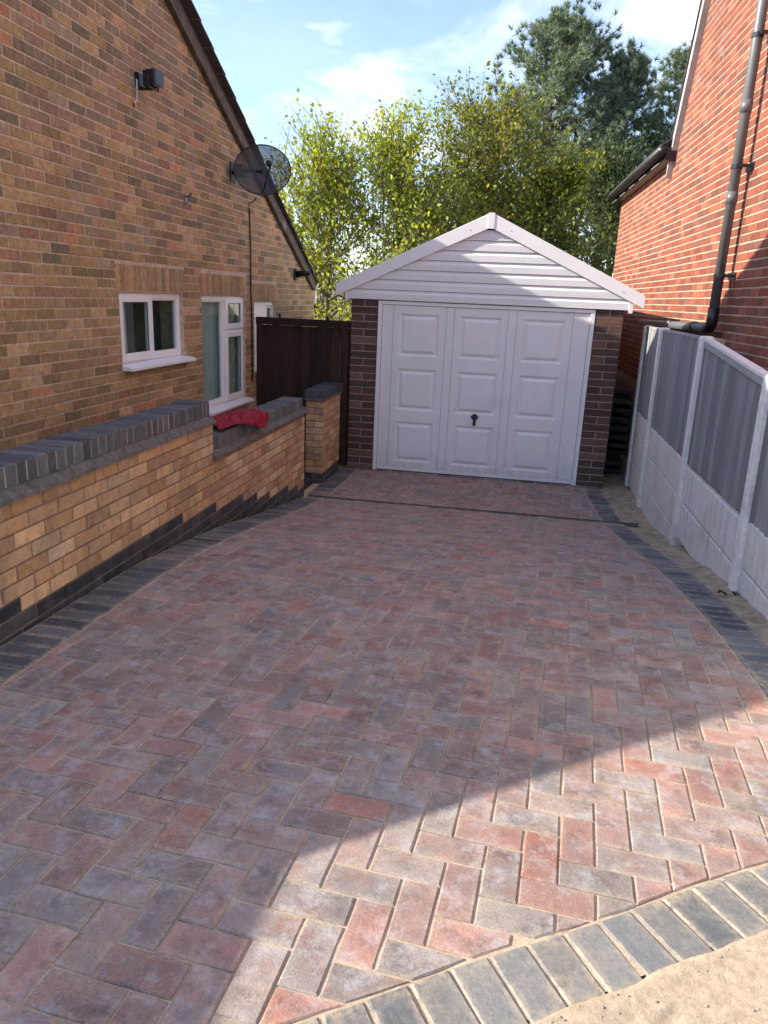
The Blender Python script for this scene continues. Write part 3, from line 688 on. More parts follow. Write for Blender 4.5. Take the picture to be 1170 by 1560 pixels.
mb = MB(); mb.tube([(fx, fy-.088, fz_), (fx, fy-.088, fz_-.075), (fx, fy+.088, fz_-.075), (fx, fy+.088, fz_)], .008, 6); mb.tube([(fx, fy, fz_-.075), (XH, fy, fz_-.075)], .012, 6); mb.box(XH-.002, XH+.035, fy-.034, fy+.034, fz_-.055, fz_+.04); mb.build('bracket', M_dark, fl)
mb = MB(); mb.tube([(XH+.03, fy-.06, fz_-.02), (XH+.035, fy-.07, fz_-.09), (XH+.02, fy-.05, fz_-.17), (XH+.012, fy-.09, fz_-.20)], .006, 6); mb.box(XH+.001, XH+.014, fy-.085, fy-.085, fz_-.23, fz_-.19); mb.build('cable', M_whitep, fl)
# small wall light/camera near the corner
wl = empty('wall_lamp', (XH, 10.84, 2.2), 'small black lamp on the brick corner above the dark gate', 'light')
mb = MB(); mb.box(XH-.002, XH+.03, 10.76, 10.88, 2.17, 2.33); mb.build('wall_plate', M_dark, wl, bevel=.005)
mb = MB(); mb.tube([(XH+.03, 10.82, 2.25), (XH+.12, 10.80, 2.27), (XH+.25, 10.72, 2.27)], [.05, .045, .028], 10); mb.build('lamp_head', M_dark, wl, smooth=True)
# grey bracket
br = empty('wall_bracket', (XH, 7.2, 2.8), 'small grey metal bracket sticking out of the brick between dish and floodlight', 'bracket')
mb = MB(); mb.box(XH-.001, XH+.008, 7.18, 7.23, 2.76, 2.87); mb.build('back_plate', M_galv, br)
mb = MB(); mb.tube([(XH+.004, 7.2, 2.84), (XH+.05, 7.19, 2.845), (XH+.16, 6.99, 2.85), (XH+.16, 6.97, 2.84)], .010, 6); mb.tube([(XH+.01, 7.2, 2.77), (XH+.05, 7.17, 2.83)], .006, 6); mb.build('arm', M_galv, br)

# =================================================================== GARDEN WALL
XW = -2.12
gw = empty('garden_wall', (XW-.12, 4.5, .4), 'buff brick garden wall with stepped dark coping along the left of the driveway', 'wall')
mb = MB(); mb.box(XW-.235, XW-.006, .3, 4.995, -.4, 1.085); mb.box(XW-.235, XW-.006, 4.995, 7.385, -.4, .835)
core = mb.build('wall_core', M_gmortar, gw)
GP = [(.3, (0.503, 0.299, 0.153)), (.25, (0.556, 0.366, 0.201)), (.2, (0.458, 0.281, 0.164)), (.15, (0.574, 0.417, 0.261)), (.1, (0.398, 0.255, 0.149))]
BP = [(.5, (.028, .032, .042)), (.3, (.04, .044, .052)), (.2, (.055, .055, .06))]
buff = []; blue = []
v = 1.08-.075
row = 0
while v > -.3:
    yend = 4.99 if v+.07 > .84 else 7.38
    k = .3 + (row % 2)*.1125
    while k < yend:
        a, b = max(k+.005, .3), min(k+.22, yend)
        if b-a > .03 and b > 1.9:
            g0 = gz((a+b)/2)
            top_ = g0+.145-.02*math.sin(k)
            if v+.065 > g0-.05:
                if v+.037 < top_: blue.append((rect(a, b, v, v+.065), quant(pick(BP), .2)))
                else: buff.append((rect(a, b, v, v+.065), quant(pick(GP), .22)))
        k += .225
    v -= .075; row += 1
laid(buff, gw, 'brick', 'far_bricks', M_gbrick, (XW, 0, 0), (0, 1, 0), (0, 0, 1), ch=.003, depth=.012, jitter=.0015, rough=.0012)
laid(blue, gw, 'blue_brick', 'far_blue_bricks', M_blue, (XW+.001, 0, 0), (0, 1, 0), (0, 0, 1), ch=.003, depth=.012, jitter=.0015, rough=.001)
for o in []: pass
mb = MB(); mb.box(XW-.006, XW-.0045, .3, 7.38, -.35, .60)
# end face of the wall
endb = []
v = 1.08-.075; row = 0
mbp = MB(); 
def coping(y0, y1, zt, parent):
    y = y0; cb = []
    while y < y1-.02:
        w = min(.065, y1-y); c = MB(); col = quant(random.choice(((.085, .09, .10), (.10, .105, .115), (.07, .075, .085), (.125, .13, .135))), .25)
        dz = random.uniform(-.003, .003); dx = random.uniform(-.003, .003)
        c.box(-.1075, .1075, 0, w, -.108, 0, col)
        o = link('coping_brick', c.mesh('coping_brick', M_blue), parent, (XW-.127+dx, y, zt+dz), (random.uniform(-.006, .006), random.uniform(-.006, .006), random.uniform(-.01, .01)))
        b_ = o.modifiers.new('b', 'BEVEL'); b_.width = .004; b_.segments = 1
        y += .0745
coping(1.9, 4.985, 1.228, gw); coping(5.0, 7.375, .965, gw)
mb = MB(); mb.box(XW-.230, XW-.0235, 1.9, 4.98, 1.13, 1.2225); mb.box(XW-.230, XW-.0235, 5.0, 7.37, .86, .9595); mb.build('coping_joint', M_bmortar, gw)
def fillet(y0, y1, zt, name='mortar_fillet'):
    mb = MB(); n = int((y1-y0)/.03); vs = []
    for i in range(n+1):
        y = y0+(y1-y0)*i/n; r1 = mn.noise(Vector((y*11, zt, 0)))*.007; r2 = mn.noise(Vector((y*23, zt+4, 0)))*.006
        vs += [(XW-.22, y, zt+.02), (XW-.012, y, zt+.024+r1), (XW+.026+r1, y, zt-.008+r2), (XW+.030+r2, y, zt-.024), (XW-.004, y, zt-.036+r1), (XW-.22, y, zt-.036)]
    fs = [(i*6+k, (i+1)*6+k, (i+1)*6+(k+1) % 6, i*6+(k+1) % 6) for i in range(n) for k in range(6)]+[(5, 4, 3, 2, 1, 0), tuple(n*6+k for k in range(6))]
    mb.add(vs, fs); return mb.build(name, M_fillet, gw)
fillet(1.9, 4.99, 1.103); fillet(4.98, 7.44, .84)

# pier beyond the opening
pier = empty('brick_pier', (-2.2, 8.4, -.12), 'low buff brick pier with dark coping beside the dark timber gate', 'pier')
px0, px1, py0, py1 = -2.30, -2.098, 8.05, 8.86
mb = MB(); mb.box(px0+.004, px1-.005, py0+.005, py1, -.3, .85); mb.build('pier_core', M_gmortar, pier)
fb = []; sb_ = []
v = .845-.075; row = 0
while v > -.2:
    pal = BP if v < -.01 else GP; sp = .105 if row % 2 else None
    if sp: fb += [(rect(0.0, .093, v, v+.065), quant(pick(pal), .2)), (rect(.103, .202, v, v+.065), quant(pick(pal), .2))]
    else: fb.append((rect(0.0, .202, v, v+.065), quant(pick(pal), .2)))
    k = py0+(.1 if row % 2 else 0)
    if row % 2: sb_.append((rect(py0, k-.006, v, v+.065), quant(pick(pal), .2)))
    while k < py1: sb_.append((rect(k+.002, min(k+.217, py1), v, v+.065), quant(pick(pal), .2))); k += .225
    v -= .075; row += 1
def split(l): return [q for q in l if q[1][0] >= .12], [q for q in l if q[1][0] < .12]
for lst, O_, U_ in ((fb, (px0, py0, 0), (1, 0, 0)), (sb_, (px1, 0, 0), (0, 1, 0))):
    A_, B_ = split(lst)
    laid(A_, pier, 'brick', 'bricks', M_gbrick, O_, U_, (0, 0, 1), depth=.012, rough=.001)
    laid(B_, pier, 'blue_brick', 'blue_bricks', M_blue, O_, U_, (0, 0, 1), depth=.012, rough=.001)
mb = MB(); mb.box(px0-.012, px1+.022, py0-.025, py1+.02, .845, .872); mb.build('mortar_fillet', M_fillet, pier, bevel=.004)
y = py0-.012
while y < py1:
    c = MB(); c.box(-.115, .115, 0, .065, 0, .088, quant((.05, .052, .06), .25)); link('coping_brick', c.mesh('coping_brick', M_blue), pier, ((px0+px1)/2+.004, y, .874)); y += .074
mb = MB(); mb.box(px0+.02, px1-.02, py0, py1-.01, .873, .955); mb.build('coping_joint', M_bmortar, pier)

# red cloth over the low coping
def clothz(s_, t_):
    """s along the wall 0..1, t across 0..1 -> point"""
    y = 5.25+.88*s_+.06*math.sin(t_*5)
    ridge = abs(mn.noise(Vector((s_*5.0+t_*2.5, t_*2.2-s_, 2.))))+.45*abs(mn.noise(Vector((s_*11+t_*6, t_*7, 6.))))
    wid = math.sin(math.pi*min(1, max(0, s_*.90+.07)))**.6
    lo = -2.40+.10*(1-wid); front = XW+.012
    x = lo+.03+t_*(.14+.10*wid+.26*wid*s_*s_)
    x = x+.012*mn.noise(Vector((s_*13, t_*4, 1))); heap = wid*(.035+.05*s_)*math.sin(math.pi*min(1, t_*1.15))
    z = .974+.018+.042*ridge*wid+heap*.45
    if x > front:
        ex = x-front; x = front+.012+.02*abs(math.sin(s_*21))+.03*ridge; z = z-ex*1.05
    return (x, y, z)
mb = MB(); ns, ntt = 120, 64
mb.add([clothz(i/ns, j/ntt) for j in range(ntt+1) for i in range(ns+1)], [(j*(ns+1)+i, j*(ns+1)+i+1, (j+1)*(ns+1)+i+1, (j+1)*(ns+1)+i) for j in range(ntt) for i in range(ns)])
cl = mb.build('cloth', M_cloth, None, smooth=True, label='crumpled dark red cloth draped over the lower wall coping', cat='cloth')
sm = cl.modifiers.new('t', 'SOLIDIFY'); sm.thickness = .004

# =================================================================== TIMBER GATE
gate = empty('timber_gate', (-2.7, 9.2, -.12), 'tall dark brown timber gate between house and garage', 'gate')
gy = 9.16; x = XH+.01
while x < -2.08:
    mb = MB(); mb.box(x, x+.094, gy, gy+.018, -.12, 1.60+random.uniform(-.003, .003)); mb.build('board', M_gwood, gate); x += .099
for z in (.2, .9, 1.5): mb = MB(); mb.box(XH+.01, -2.07, gy+.019, gy+.06, z, z+.09); mb.build('rail', M_gwood, gate)
for xx in (XH+.015, -2.15, -2.42): mb = MB(); mb.box(xx, xx+.07, gy-.03, gy-.001, -.12, 1.66); mb.build('stile', M_gwood, gate)
mb = MB(); mb.box(XH+.01, -2.06, gy-.035, gy+.04, 1.605, 1.69); mb.build('top_rail', M_gwood, gate)
mb = MB(); mb.box(-2.98, -2.95, gy-.02, gy+.0, 1.691, 1.74); mb.box(-2.36, -2.34, gy-.02, gy, 1.691, 1.735); mb.build('latch', M_dark, gate)

# =================================================================== GARAGE
GY = 9.12; gb = -.135
garage = empty('garage', (-.44, GY, gb), 'white-gabled garage with white panelled up-and-over door at the end of the driveway', 'garage')
PPc = [(.4, (0.106, 0.057, 0.045)), (.3, (0.134, 0.073, 0.055)), (.2, (0.096, 0.062, 0.048)), (.1, (0.158, 0.102, 0.074))]
def gpier(x0, x1):
    mb = MB(); mb.box(x0+.004, x1-.004, GY+.006, GY+.30, gb-.1, 1.985); pr = mb.build('pier', M_pmortar, garage)
    out = []; p = .0885; v = gb-.02; row = 0; W_ = x1-x0
    side = []
    while v < 1.95:
        h = min(p-.011, 1.98-v)
        if row % 2: out += [(rect(0, W_*.48, v, v+h), quant(pick(PPc), .2)), (rect(W_*.48+.01, W_, v, v+h), quant(pick(PPc), .2))]
        else: out.append((rect(0, W_, v, v+h), quant(pick(PPc), .2)))
        side += [(rect(0.002, .14, v, v+h), quant(pick(PPc), .2)), (rect(.15, .29, v, v+h), quant(pick(PPc), .2))]
        v += p; row += 1
    laid(out, pr, 'brick', 'bricks', M_pbrick, (x0, GY, 0), (1, 0, 0), (0, 0, 1), ch=.003, depth=.012, rough=.001)
    laid(side, pr, 'brick', 'bricks', M_pbrick, (x1, GY, 0), (0, 1, 0), (0, 0, 1), ch=.003, depth=.012, rough=.001)
gpier(-2.047, -1.722); gpier(.838, 1.148)
# side and rear walls, roof
mb = MB(); mb.box(-2.03, -1.98, GY+.30, 14.2, -.2, 1.97); mb.build('side_wall', M_conc, garage)
mb = MB(); mb.box(1.08, 1.13, GY+.30, 14.2, -.2, 1.97); mb.build('side_wall', M_conc, garage)
mb = MB(); mb.box(-2.03, 1.13, 14.15, 14.25, -.2, 1.97); mb.build('rear_wall', M_conc, garage)
for z in (.55, 1.25):
    mb = MB(); mb.box(1.131, 1.14, GY+.32, 14.1, z, z+.015); mb.build('panel_joint', M_seal, garage)
AX, AZ = -.436, 2.965; LX, RX, EZ = -2.235, 1.352, 2.125
def slope_pt(side, q, dz, y): ex = LX if side < 0 else RX; return (AX+(ex-AX)*q, y, AZ+(EZ-AZ)*q+dz)
for side in (-1, 1):
    mb = MB(); lo = [slope_pt(side, 0, -.05, GY-.02), slope_pt(side, 1, -.05, GY-.02), slope_pt(side, 1, -.05, 14.3), slope_pt(side, 0, -.05, 14.3)]
    hi = [slope_pt(side, 0, -.012, GY-.02), slope_pt(side, 1, -.012, GY-.02), slope_pt(side, 1, -.012, 14.3), slope_pt(side, 0, -.012, 14.3)]
    mb.hexa(lo, hi); mb.build('roof_sheet', M_conc, garage)
    mb = MB(); W_ = .163; e1 = .985
    f0, f1 = GY-.058, GY-.033
    def q4(yy): return [slope_pt(side, .006, -W_, yy), slope_pt(side, 1, -W_+.02, yy), slope_pt(side, 1.0, 0, yy), slope_pt(side, .006, 0, yy)]
    mb.hexa(q4(f0), q4(f1)); o = mb.build('bargeboard', M_upvc, garage, bevel=.004)
    for q in (.13, .86):
        s_ = MB(); c_ = slope_pt(side, q, -.085, f0-.001); s_.tube([(c_[0], c_[1]-.002, c_[2]), (c_[0], c_[1]+.001, c_[2])], .007, 8); s_.build('screw_cap', M_lead, o)
mb = MB(); mb.box(AX-.035, AX+.035, GY-.064, GY-.0585, AZ-.175, AZ-.004); mb.build('apex_joint_trim', M_upvc, garage)
# cladding boards of the gable
def half(z):    # half width available below the barge boards
    q = (AZ-.135-z)/(AZ-EZ); return max(0, q)
zs = [1.962+.117*k for k in range(8)]
for k in range(7):
    z0 = zs[k]; z1 = z0+.113
    if k == 0: xl0 = xl1 = -2.095; xr0 = xr1 = 1.185
    z1 = min(z1, AZ-.14)
    if z1-z0 < .02: continue
    def ex(z, s_): return AX+(LX-AX if s_ < 0 else RX-AX)*min(1, half(z)+.02)
    L0, R0, L1, R1 = ex(z0, -1), ex(z0, 1), ex(z1, -1), ex(z1, 1)
    if k == 0: L0 = max(L0, -2.11); R0 = min(R0, 1.20); L1 = max(L1, -2.11); R1 = min(R1, 1.20)
    zt = z0+(z1-z0)*.62; Lt, Rt = L0+(L1-L0)*.62, R0+(R1-R0)*.62
    yb, yf, yr = GY+.02, GY-.026, GY-.006
    mb = MB()
    mb.add([(L0, yb, z0), (R0, yb, z0), (R0, yf+.002, z0), (L0, yf+.002, z0), (Rt, yf, zt), (Lt, yf, zt), (R1, yr, z1-.006), (L1, yr, z1-.006), (R1, yr, z1), (L1, yr, z1), (R1, yb, z1), (L1, yb, z1)],
           [(0, 1, 2, 3), (3, 2, 4, 5), (5, 4, 6, 7), (7, 6, 8, 9), (9, 8, 10, 11), (0, 3, 5, 7, 9, 11), (1, 10, 8, 6, 4, 2)])
    mb.build('cladding_board', M_siding, garage)
mb = MB(); mb.add([(LX+.15, GY+.03, 1.97), (RX-.15, GY+.03, 1.97), (AX, GY+.03, AZ-.08), (LX+.15, GY+.021, 1.97), (RX-.15, GY+.021, 1.97), (AX, GY+.021, AZ-.08)], [(3, 4, 5), (0, 2, 1), (0, 1, 4, 3)]); mb.build('gable_backing', M_seal, garage)
for (a, b) in ((-2.125, -2.098), (1.188, 1.235)):
    mb = MB(); mb.box(a, b, GY-.030, GY+.02, 1.93, 2.09); mb.build('eaves_end', M_upvc, garage)
# door
DX0, DX1, DZ0, DZ1 = -1.715, .832, gb+.012, 1.950
mb = MB(); f0, f1 = GY-.004, GY+.05
mb.box(DX0, DX0+.05, f0, f1, DZ0-.02, DZ1); mb.box(DX1-.05, DX1, f0, f1, DZ0-.02, DZ1); mb.box(DX0+.05, DX1-.05, f0, f1, DZ1-.04, DZ1)
door = empty('door', Vector((-.44, GY, gb))); door.parent = garage; door.location = (0, 0, 0)
fm = mb.build('door_frame', M_upvc, garage, bevel=.003)
W_ = DX1-DX0-.11; ox = DX0+.055; oz = DZ0+.045; Hh_ = DZ1-.045-oz; yd = GY+.012
def leafpoint(u, v): return ox+W_*u, oz+Hh_*(1-v)
colu = [(.085, .285), (.385, .590), (.690, .890)]; rowv = [(.045, .30), (.375, .635), (.705, .965)]
us = sorted(set([0, 1]+[q for c in colu for q in c])); vsn = sorted(set([0, 1]+[q for c in rowv for q in c]))
dm = MB(); 
for i in range(len(us)-1):
    for j in range(len(vsn)-1):
        if i % 2 == 1 and j % 2 == 1: continue
        xa, za = leafpoint(us[i], vsn[j+1]); xb, zb = leafpoint(us[i+1], vsn[j])
        dm.add([(xa, yd, za), (xb, yd, za), (xb, yd, zb), (xa, yd, zb)], [(0, 1, 2, 3)])
xa, za = leafpoint(0, 1); xb, zb = leafpoint(1, 0)
dm.add([(xa, yd, za), (xb, yd, za), (xb, yd, zb), (xa, yd, zb), (xa, yd+.03, za), (xb, yd+.03, za), (xb, yd+.03, zb), (xa, yd+.03, zb)], [(0, 4, 5, 1), (1, 5, 6, 2), (2, 6, 7, 3), (3, 7, 4, 0), (4, 7, 6, 5)])
dl = dm.build('leaf', M_door, door)
for c in colu:
    for r_ in rowv:
        xa, za = leafpoint(c[0], r_[1]); xb, zb = leafpoint(c[1], r_[0]); pm = MB(); vs = []
        for (ins, dep) in ((0, 0), (.012, .004), (.026, .016), (.034, .017), (.062, .001), (.070, -.002)):
            vs += [(xa+ins, yd+dep, za+ins), (xb-ins, yd+dep, za+ins), (xb-ins, yd+dep, zb-ins), (xa+ins, yd+dep, zb-ins)]
        fs = [(4*k+i, 4*k+(i+1) % 4, 4*(k+1)+(i+1) % 4, 4*(k+1)+i) for k in range(5) for i in range(4)]+[(20, 21, 22, 23)]
        pm.add(vs, fs); pm.build('panel', M_door, door)
for u_ in (.055, .318, .358, .618, .660, .925):                      # pressed vertical joints
    xx, _ = leafpoint(u_, 0); gm = MB(); gm.box(xx-.0025, xx+.0025, yd-.0025, yd+.001, oz+.01, oz+Hh_-.005); gm.build('joint', M_lead, door)
gm = MB(); gm.box(DX0+.052, DX1-.052, yd-.006, yd+.03, oz-.045, oz-.004); gm.build('bottom_rail', M_upvc, door, bevel=.003)
gm = MB(); gm.box(DX0+.04, DX1-.04, GY+.05, GY+.06, gb, DZ1-.02); gm.build('seal', M_seal, door)
hx, hz = -.462, .585
hm = MB(); hm.tube([(hx, yd, hz+.035), (hx, yd-.022, hz+.035)], [.040, .034], 16); hm.box(hx-.017, hx+.017, yd-.018, yd, hz-.07, hz+.02); hm.tube([(hx-.045, yd-.034, hz+.04), (hx+.045, yd-.034, hz+.04)], .012, 8); hm.tube([(hx, yd-.02, hz+.04), (hx, yd-.034, hz+.04)], .012, 8)
hm.build('handle', M_dark, door)

# =================================================================== FENCE
fence = empty('garden_fence', (1.45, 6.5, 0), 'concrete post fence with grey timber panels along the right of the driveway', 'fence')
posts = [(9.40, 1.80, 1.478, -.13), (8.22, 1.81, 1.455, -.1), (6.33, 1.805, 1.445, .06), (4.62, 1.66, 1.455, .30), (2.80, 1.62, 1.47, .44), (.98, 1.62, 1.47, .5)]
def fx_(x, z, y): return x-.024+.018*0+(-.012)*(z-.9)           # slight lean
for (py, pz, pxx, pg) in posts:
    mb = MB(); w = .05; d_ = .05
    def ring_at(z, s_=1.): xc = pxx+.02-.012*(z-.3); return [(xc-d_*s_, py-w*s_, z), (xc+d_*s_, py-w*s_, z), (xc+d_*s_, py+w*s_, z), (xc-d_*s_, py+w*s_, z)]
    R3 = ring_at(-.3)+ring_at(pz-.02)+ring_at(pz, .72)
    mb.add(R3, [(0, 3, 2, 1)]+[(4*k+i, 4*k+(i+1) % 4, 4*(k+1)+(i+1) % 4, 4*(k+1)+i) for k in range(2) for i in range(4)]+[(8, 9, 10, 11)])
    mb.build('post', M_post, fence, bevel=.004)
for k in range(len(posts)-1):
    (ya, za, xa, ga), (yb, zb, xb, gb_) = posts[k], posts[k+1]     # a is the far one
    y0, y1 = yb+.060, ya-.052
    bz = .79 if k else .80
    def X_(y, z): t = (y-yb)/(ya-yb); return xb+(xa-xb)*t+.02-.012*(z-.3)
    levels = [bz-.305*j for j in range(4)]
    if k == 2: levels = [.765, .46, .155]
    if k == 3 or k == 4: levels = [.80, .50, .2]
    for j in range(len(levels)-1):
        z1, z0 = levels[j]-.002, levels[j+1]+.010
        if z1 < gz((y0+y1)/2)-.1: continue
        mb = MB(); t_ = .025
        mb.hexa([(X_(y0, z0)-t_, y0, z0), (X_(y0, z0)+t_, y0, z0), (X_(y1, z0)+t_, y1, z0), (X_(y1, z0)-t_, y1, z0)], [(X_(y0, z1)-t_, y0, z1), (X_(y0, z1)+t_, y0, z1), (X_(y1, z1)+t_, y1, z1), (X_(y1, z1)-t_, y1, z1)])
        mb.build('gravel_board', M_conc, fence, bevel=.009)
    zt0, zt1 = zb-.035, za-.035                                    # top of the panel at near / far end
    if k in (0, 1): zt0 = zt1 = 1.775
    def TZ(y): t = (y-y0)/(y1-y0); return zt0+(zt1-zt0)*t
    pan = MB(); 
    pan.hexa([(X_(y0, .8)+.012, y0, bz+.1), (X_(y0, .8)+.03, y0, bz+.1), (X_(y1, .8)+.03, y1, bz+.1), (X_(y1, .8)+.012, y1, bz+.1)], [(X_(y0, .9)+.012, y0, bz+.15), (X_(y0, .9)+.03, y0, bz+.15), (X_(y1, .9)+.03, y1, bz+.15), (X_(y1, .9)+.012, y1, bz+.15)])
    pan.hexa([(X_(y0, 1.5)+.012, y0, 1.40), (X_(y0, 1.5)+.03, y0, 1.40), (X_(y1, 1.5)+.03, y1, 1.40), (X_(y1, 1.5)+.012, y1, 1.40)], [(X_(y0, 1.5)+.012, y0, 1.46), (X_(y0, 1.5)+.03, y0, 1.46), (X_(y1, 1.5)+.03, y1, 1.46), (X_(y1, 1.5)+.012, y1, 1.46)])
    panel = pan.build('fence_panel', M_capw, fence)
    y = y0; W_ = .094; i = 0
    while y < y1-.02:
        ye = min(y+W_+.012, y1); z_lo = bz+.004+random.uniform(-.008, .006); t0, t1 = .006, .016
        xo = random.uniform(-.002, .002); mb = MB()
        def sx(y_, z_, thick): return X_(y_, z_)-thick+xo
        a_, b_ = y, ye
        lo = [(sx(a_, z_lo, .004), a_, z_lo), (sx(a_, z_lo, -.010), a_, z_lo), (sx(b_, z_lo, .004), b_, z_lo), (sx(b_, z_lo, .024), b_, z_lo)]
        za_, zb_ = TZ(a_)-.004, TZ(b_)-.004
        hi = [(sx(a_, za_, .004), a_, za_), (sx(a_, za_, -.010), a_, za_), (sx(b_, zb_, .004), b_, zb_), (sx(b_, zb_, .024), b_, zb_)]
        lo = [lo[0], lo[1], lo[2], lo[3]]; mb.hexa(lo, hi); mb.build('slat', M_fwood, panel)
        y += W_
    def q8(z_off0, z_off1, t0, t1):
        return ([(X_(y0, 1.7)+t0, y0, TZ(y0)+z_off0), (X_(y0, 1.7)+t1, y0, TZ(y0)+z_off0), (X_(y1, 1.7)+t1, y1, TZ(y1)+z_off0), (X_(y1, 1.7)+t0, y1, TZ(y1)+z_off0)],
                [(X_(y0, 1.7)+t0, y0, TZ(y0)+z_off1), (X_(y0, 1.7)+t1, y0, TZ(y0)+z_off1), (X_(y1, 1.7)+t1, y1, TZ(y1)+z_off1), (X_(y1, 1.7)+t0, y1, TZ(y1)+z_off1)])
    mb = MB(); mb.hexa(*q8(-.002, .018, -.026, .035)); mb.build('capping', M_post if k == 2 else M_capw, panel)
    if k == 2: mb = MB(); mb.hexa(*q8(-.045, -.004, -.030, -.019)); mb.build('top_batten', M_capw, panel)

# =================================================================== NEIGHBOUR'S HOUSE ON THE RIGHT
nb = empty('neighbour_house', (1.9, 8, 0), 'red brick house with pale joints and a grey soil pipe, beyond the right fence', 'house')
RD = Vector((-.033, 1, 0)).normalized(); RO = Vector((1.86+.033*6.5, 0, 0)); RU = -RD                # U x V must face -x
RN = Vector((-1, -.033, 0)).normalized()
def rw(y, off, z): p = RO+RD*y+RN*off; return (p.x, p.y, z)
def rslab(mb, y0, y1, z0, z1a, z1b, t0=-.25, t1=-.0015):
    mb.hexa([rw(y0, t0, z0), rw(y0, t1, z0), rw(y1, t1, z0), rw(y1, t0, z0)], [rw(y0, t0, z1a), rw(y0, t1, z1a), rw(y1, t1, z1b), rw(y1, t0, z1b)])
EY, ZE, YK = 14.85, 3.80, 10.72
def nv(y): return ZE-.05+2.05*(YK-y)
mb = MB(); rslab(mb, YK, EY, -.2, ZE, ZE); rslab(mb, 9.1, YK, -.2, nv(9.1), nv(YK)); rslab(mb, 1.0, 9.1, -.2, nv(9.1), nv(9.1)); mb.build('wall', M_rmortar, nb)
NP = [(.36, (0.233, 0.067, 0.038)), (.26, (0.260, 0.081, 0.045)), (.16, (0.194, 0.067, 0.043)), (.12, (0.175, 0.074, 0.051)), (.10, (0.286, 0.099, 0.057))]
rb = courses(-EY+.003, -1.2, 1.0, 6.6, NP, (), amt=.2, L=.221, j=.013, Hh=.062, phase=.05)
rb = [(rect(p[0][0]-.003, p[1][0]+.003, p[0][1], p[2][1]), c) for p, c in rb]
rb2 = []
for poly, c in rb:
    yc = -sum(p[0] for p in poly)/4
    if yc > YK:
        p = clip(poly, 0, 1, ZE-.02)
    else:
        p = clip(poly, -2.05, 1, ZE-.05+2.05*YK-.03) if False else clip(poly, -2.05, 1, ZE-.07+2.05*YK)
    if len(p) > 2: rb2.append((p, c))
# u runs towards the camera (u = -y)
laid(rb2, nb, 'brick', 'upper_brickwork', M_rbrick, RO, RU, (0, 0, 1), ch=.003, depth=.014, jitter=.0008, rough=.0012, proud=.0028)
# eaves of the rear part
mb = MB(); mb.hexa([rw(YK-.12, -.2, ZE-.02), rw(YK-.12, .13, ZE-.02), rw(EY+.25, .13, ZE-.02), rw(EY+.25, -.2, ZE-.02)], [rw(YK-.12, -.2, ZE+.13), rw(YK-.12, .13, ZE+.13), rw(EY+.25, .13, ZE+.13), rw(EY+.25, -.2, ZE+.13)]); mb.build('fascia', M_dark, nb)
gt = MB(); gt.tube([rw(YK-.15, .18, ZE+.09), rw(EY+.25, .18, ZE+.09)], .055, 10); gt.build('gutter', M_dark, nb, smooth=True)
y = YK+.2
for k in range(5): 
    c = MB(); a = rw(YK+.25+k*.9, .135, ZE+.01); b = rw(YK+.75+k*.9, .135, ZE+.01); c.tube([a, b], .008, 5); c.build('sun_dash', M_lead, nb)  # pale rods standing in for dashes of sunlight below the gutter
mb = MB(); mb.hexa([rw(YK-.1, .20, ZE+.15), rw(EY+.3, .20, ZE+.15), rw(EY+.3, -3, ZE+2.0), rw(YK-.1, -3, ZE+2.0)], [rw(YK-.1, .20, ZE+.17), rw(EY+.3, .20, ZE+.17), rw(EY+.3, -3, ZE+2.03), rw(YK-.1, -3, ZE+2.03)]); mb.build('roof', M_tile, nb)
# verge of the front part
def nq(y, off, dz): return rw(y, off, nv(y)+dz)
mb = MB(); a, b = 9.1, YK+.03
mb.hexa([nq(b, -.02, -.10), nq(b, .07, -.10), nq(a, .07, -.10), nq(a, -.02, -.10)], [nq(b, -.02, .14), nq(b, .07, .14), nq(a, .07, .14), nq(a, -.02, .14)]); mb.build('verge_board', M_lead, nb)
mb = MB(); mb.hexa([nq(b, -4, .142), nq(b, .09, .142), nq(a, .09, .142), nq(a, -4, .142)], [nq(b, -4, .18), nq(b, .09, .18), nq(a, .09, .18), nq(a, -4, .18)]); mb.build('roof', M_tile, nb)
mb = MB(); mb.hexa([rw(1, -.3, nv(9.1)), rw(1, .08, nv(9.1)), rw(9.1, .08, nv(9.1)), rw(9.1, -.3, nv(9.1))], [rw(1, -.3, nv(9.1)+.15), rw(1, .08, nv(9.1)+.15), rw(9.1, .08, nv(9.1)+.15), rw(9.1, -.3, nv(9.1)+.15)]); mb.build('verge_board', M_lead, nb)
mb = MB(); mb.box(1.9, 5.5, EY-.2, EY-.02, -.2, ZE); mb.build('rear_wall', M_rmortar, nb)
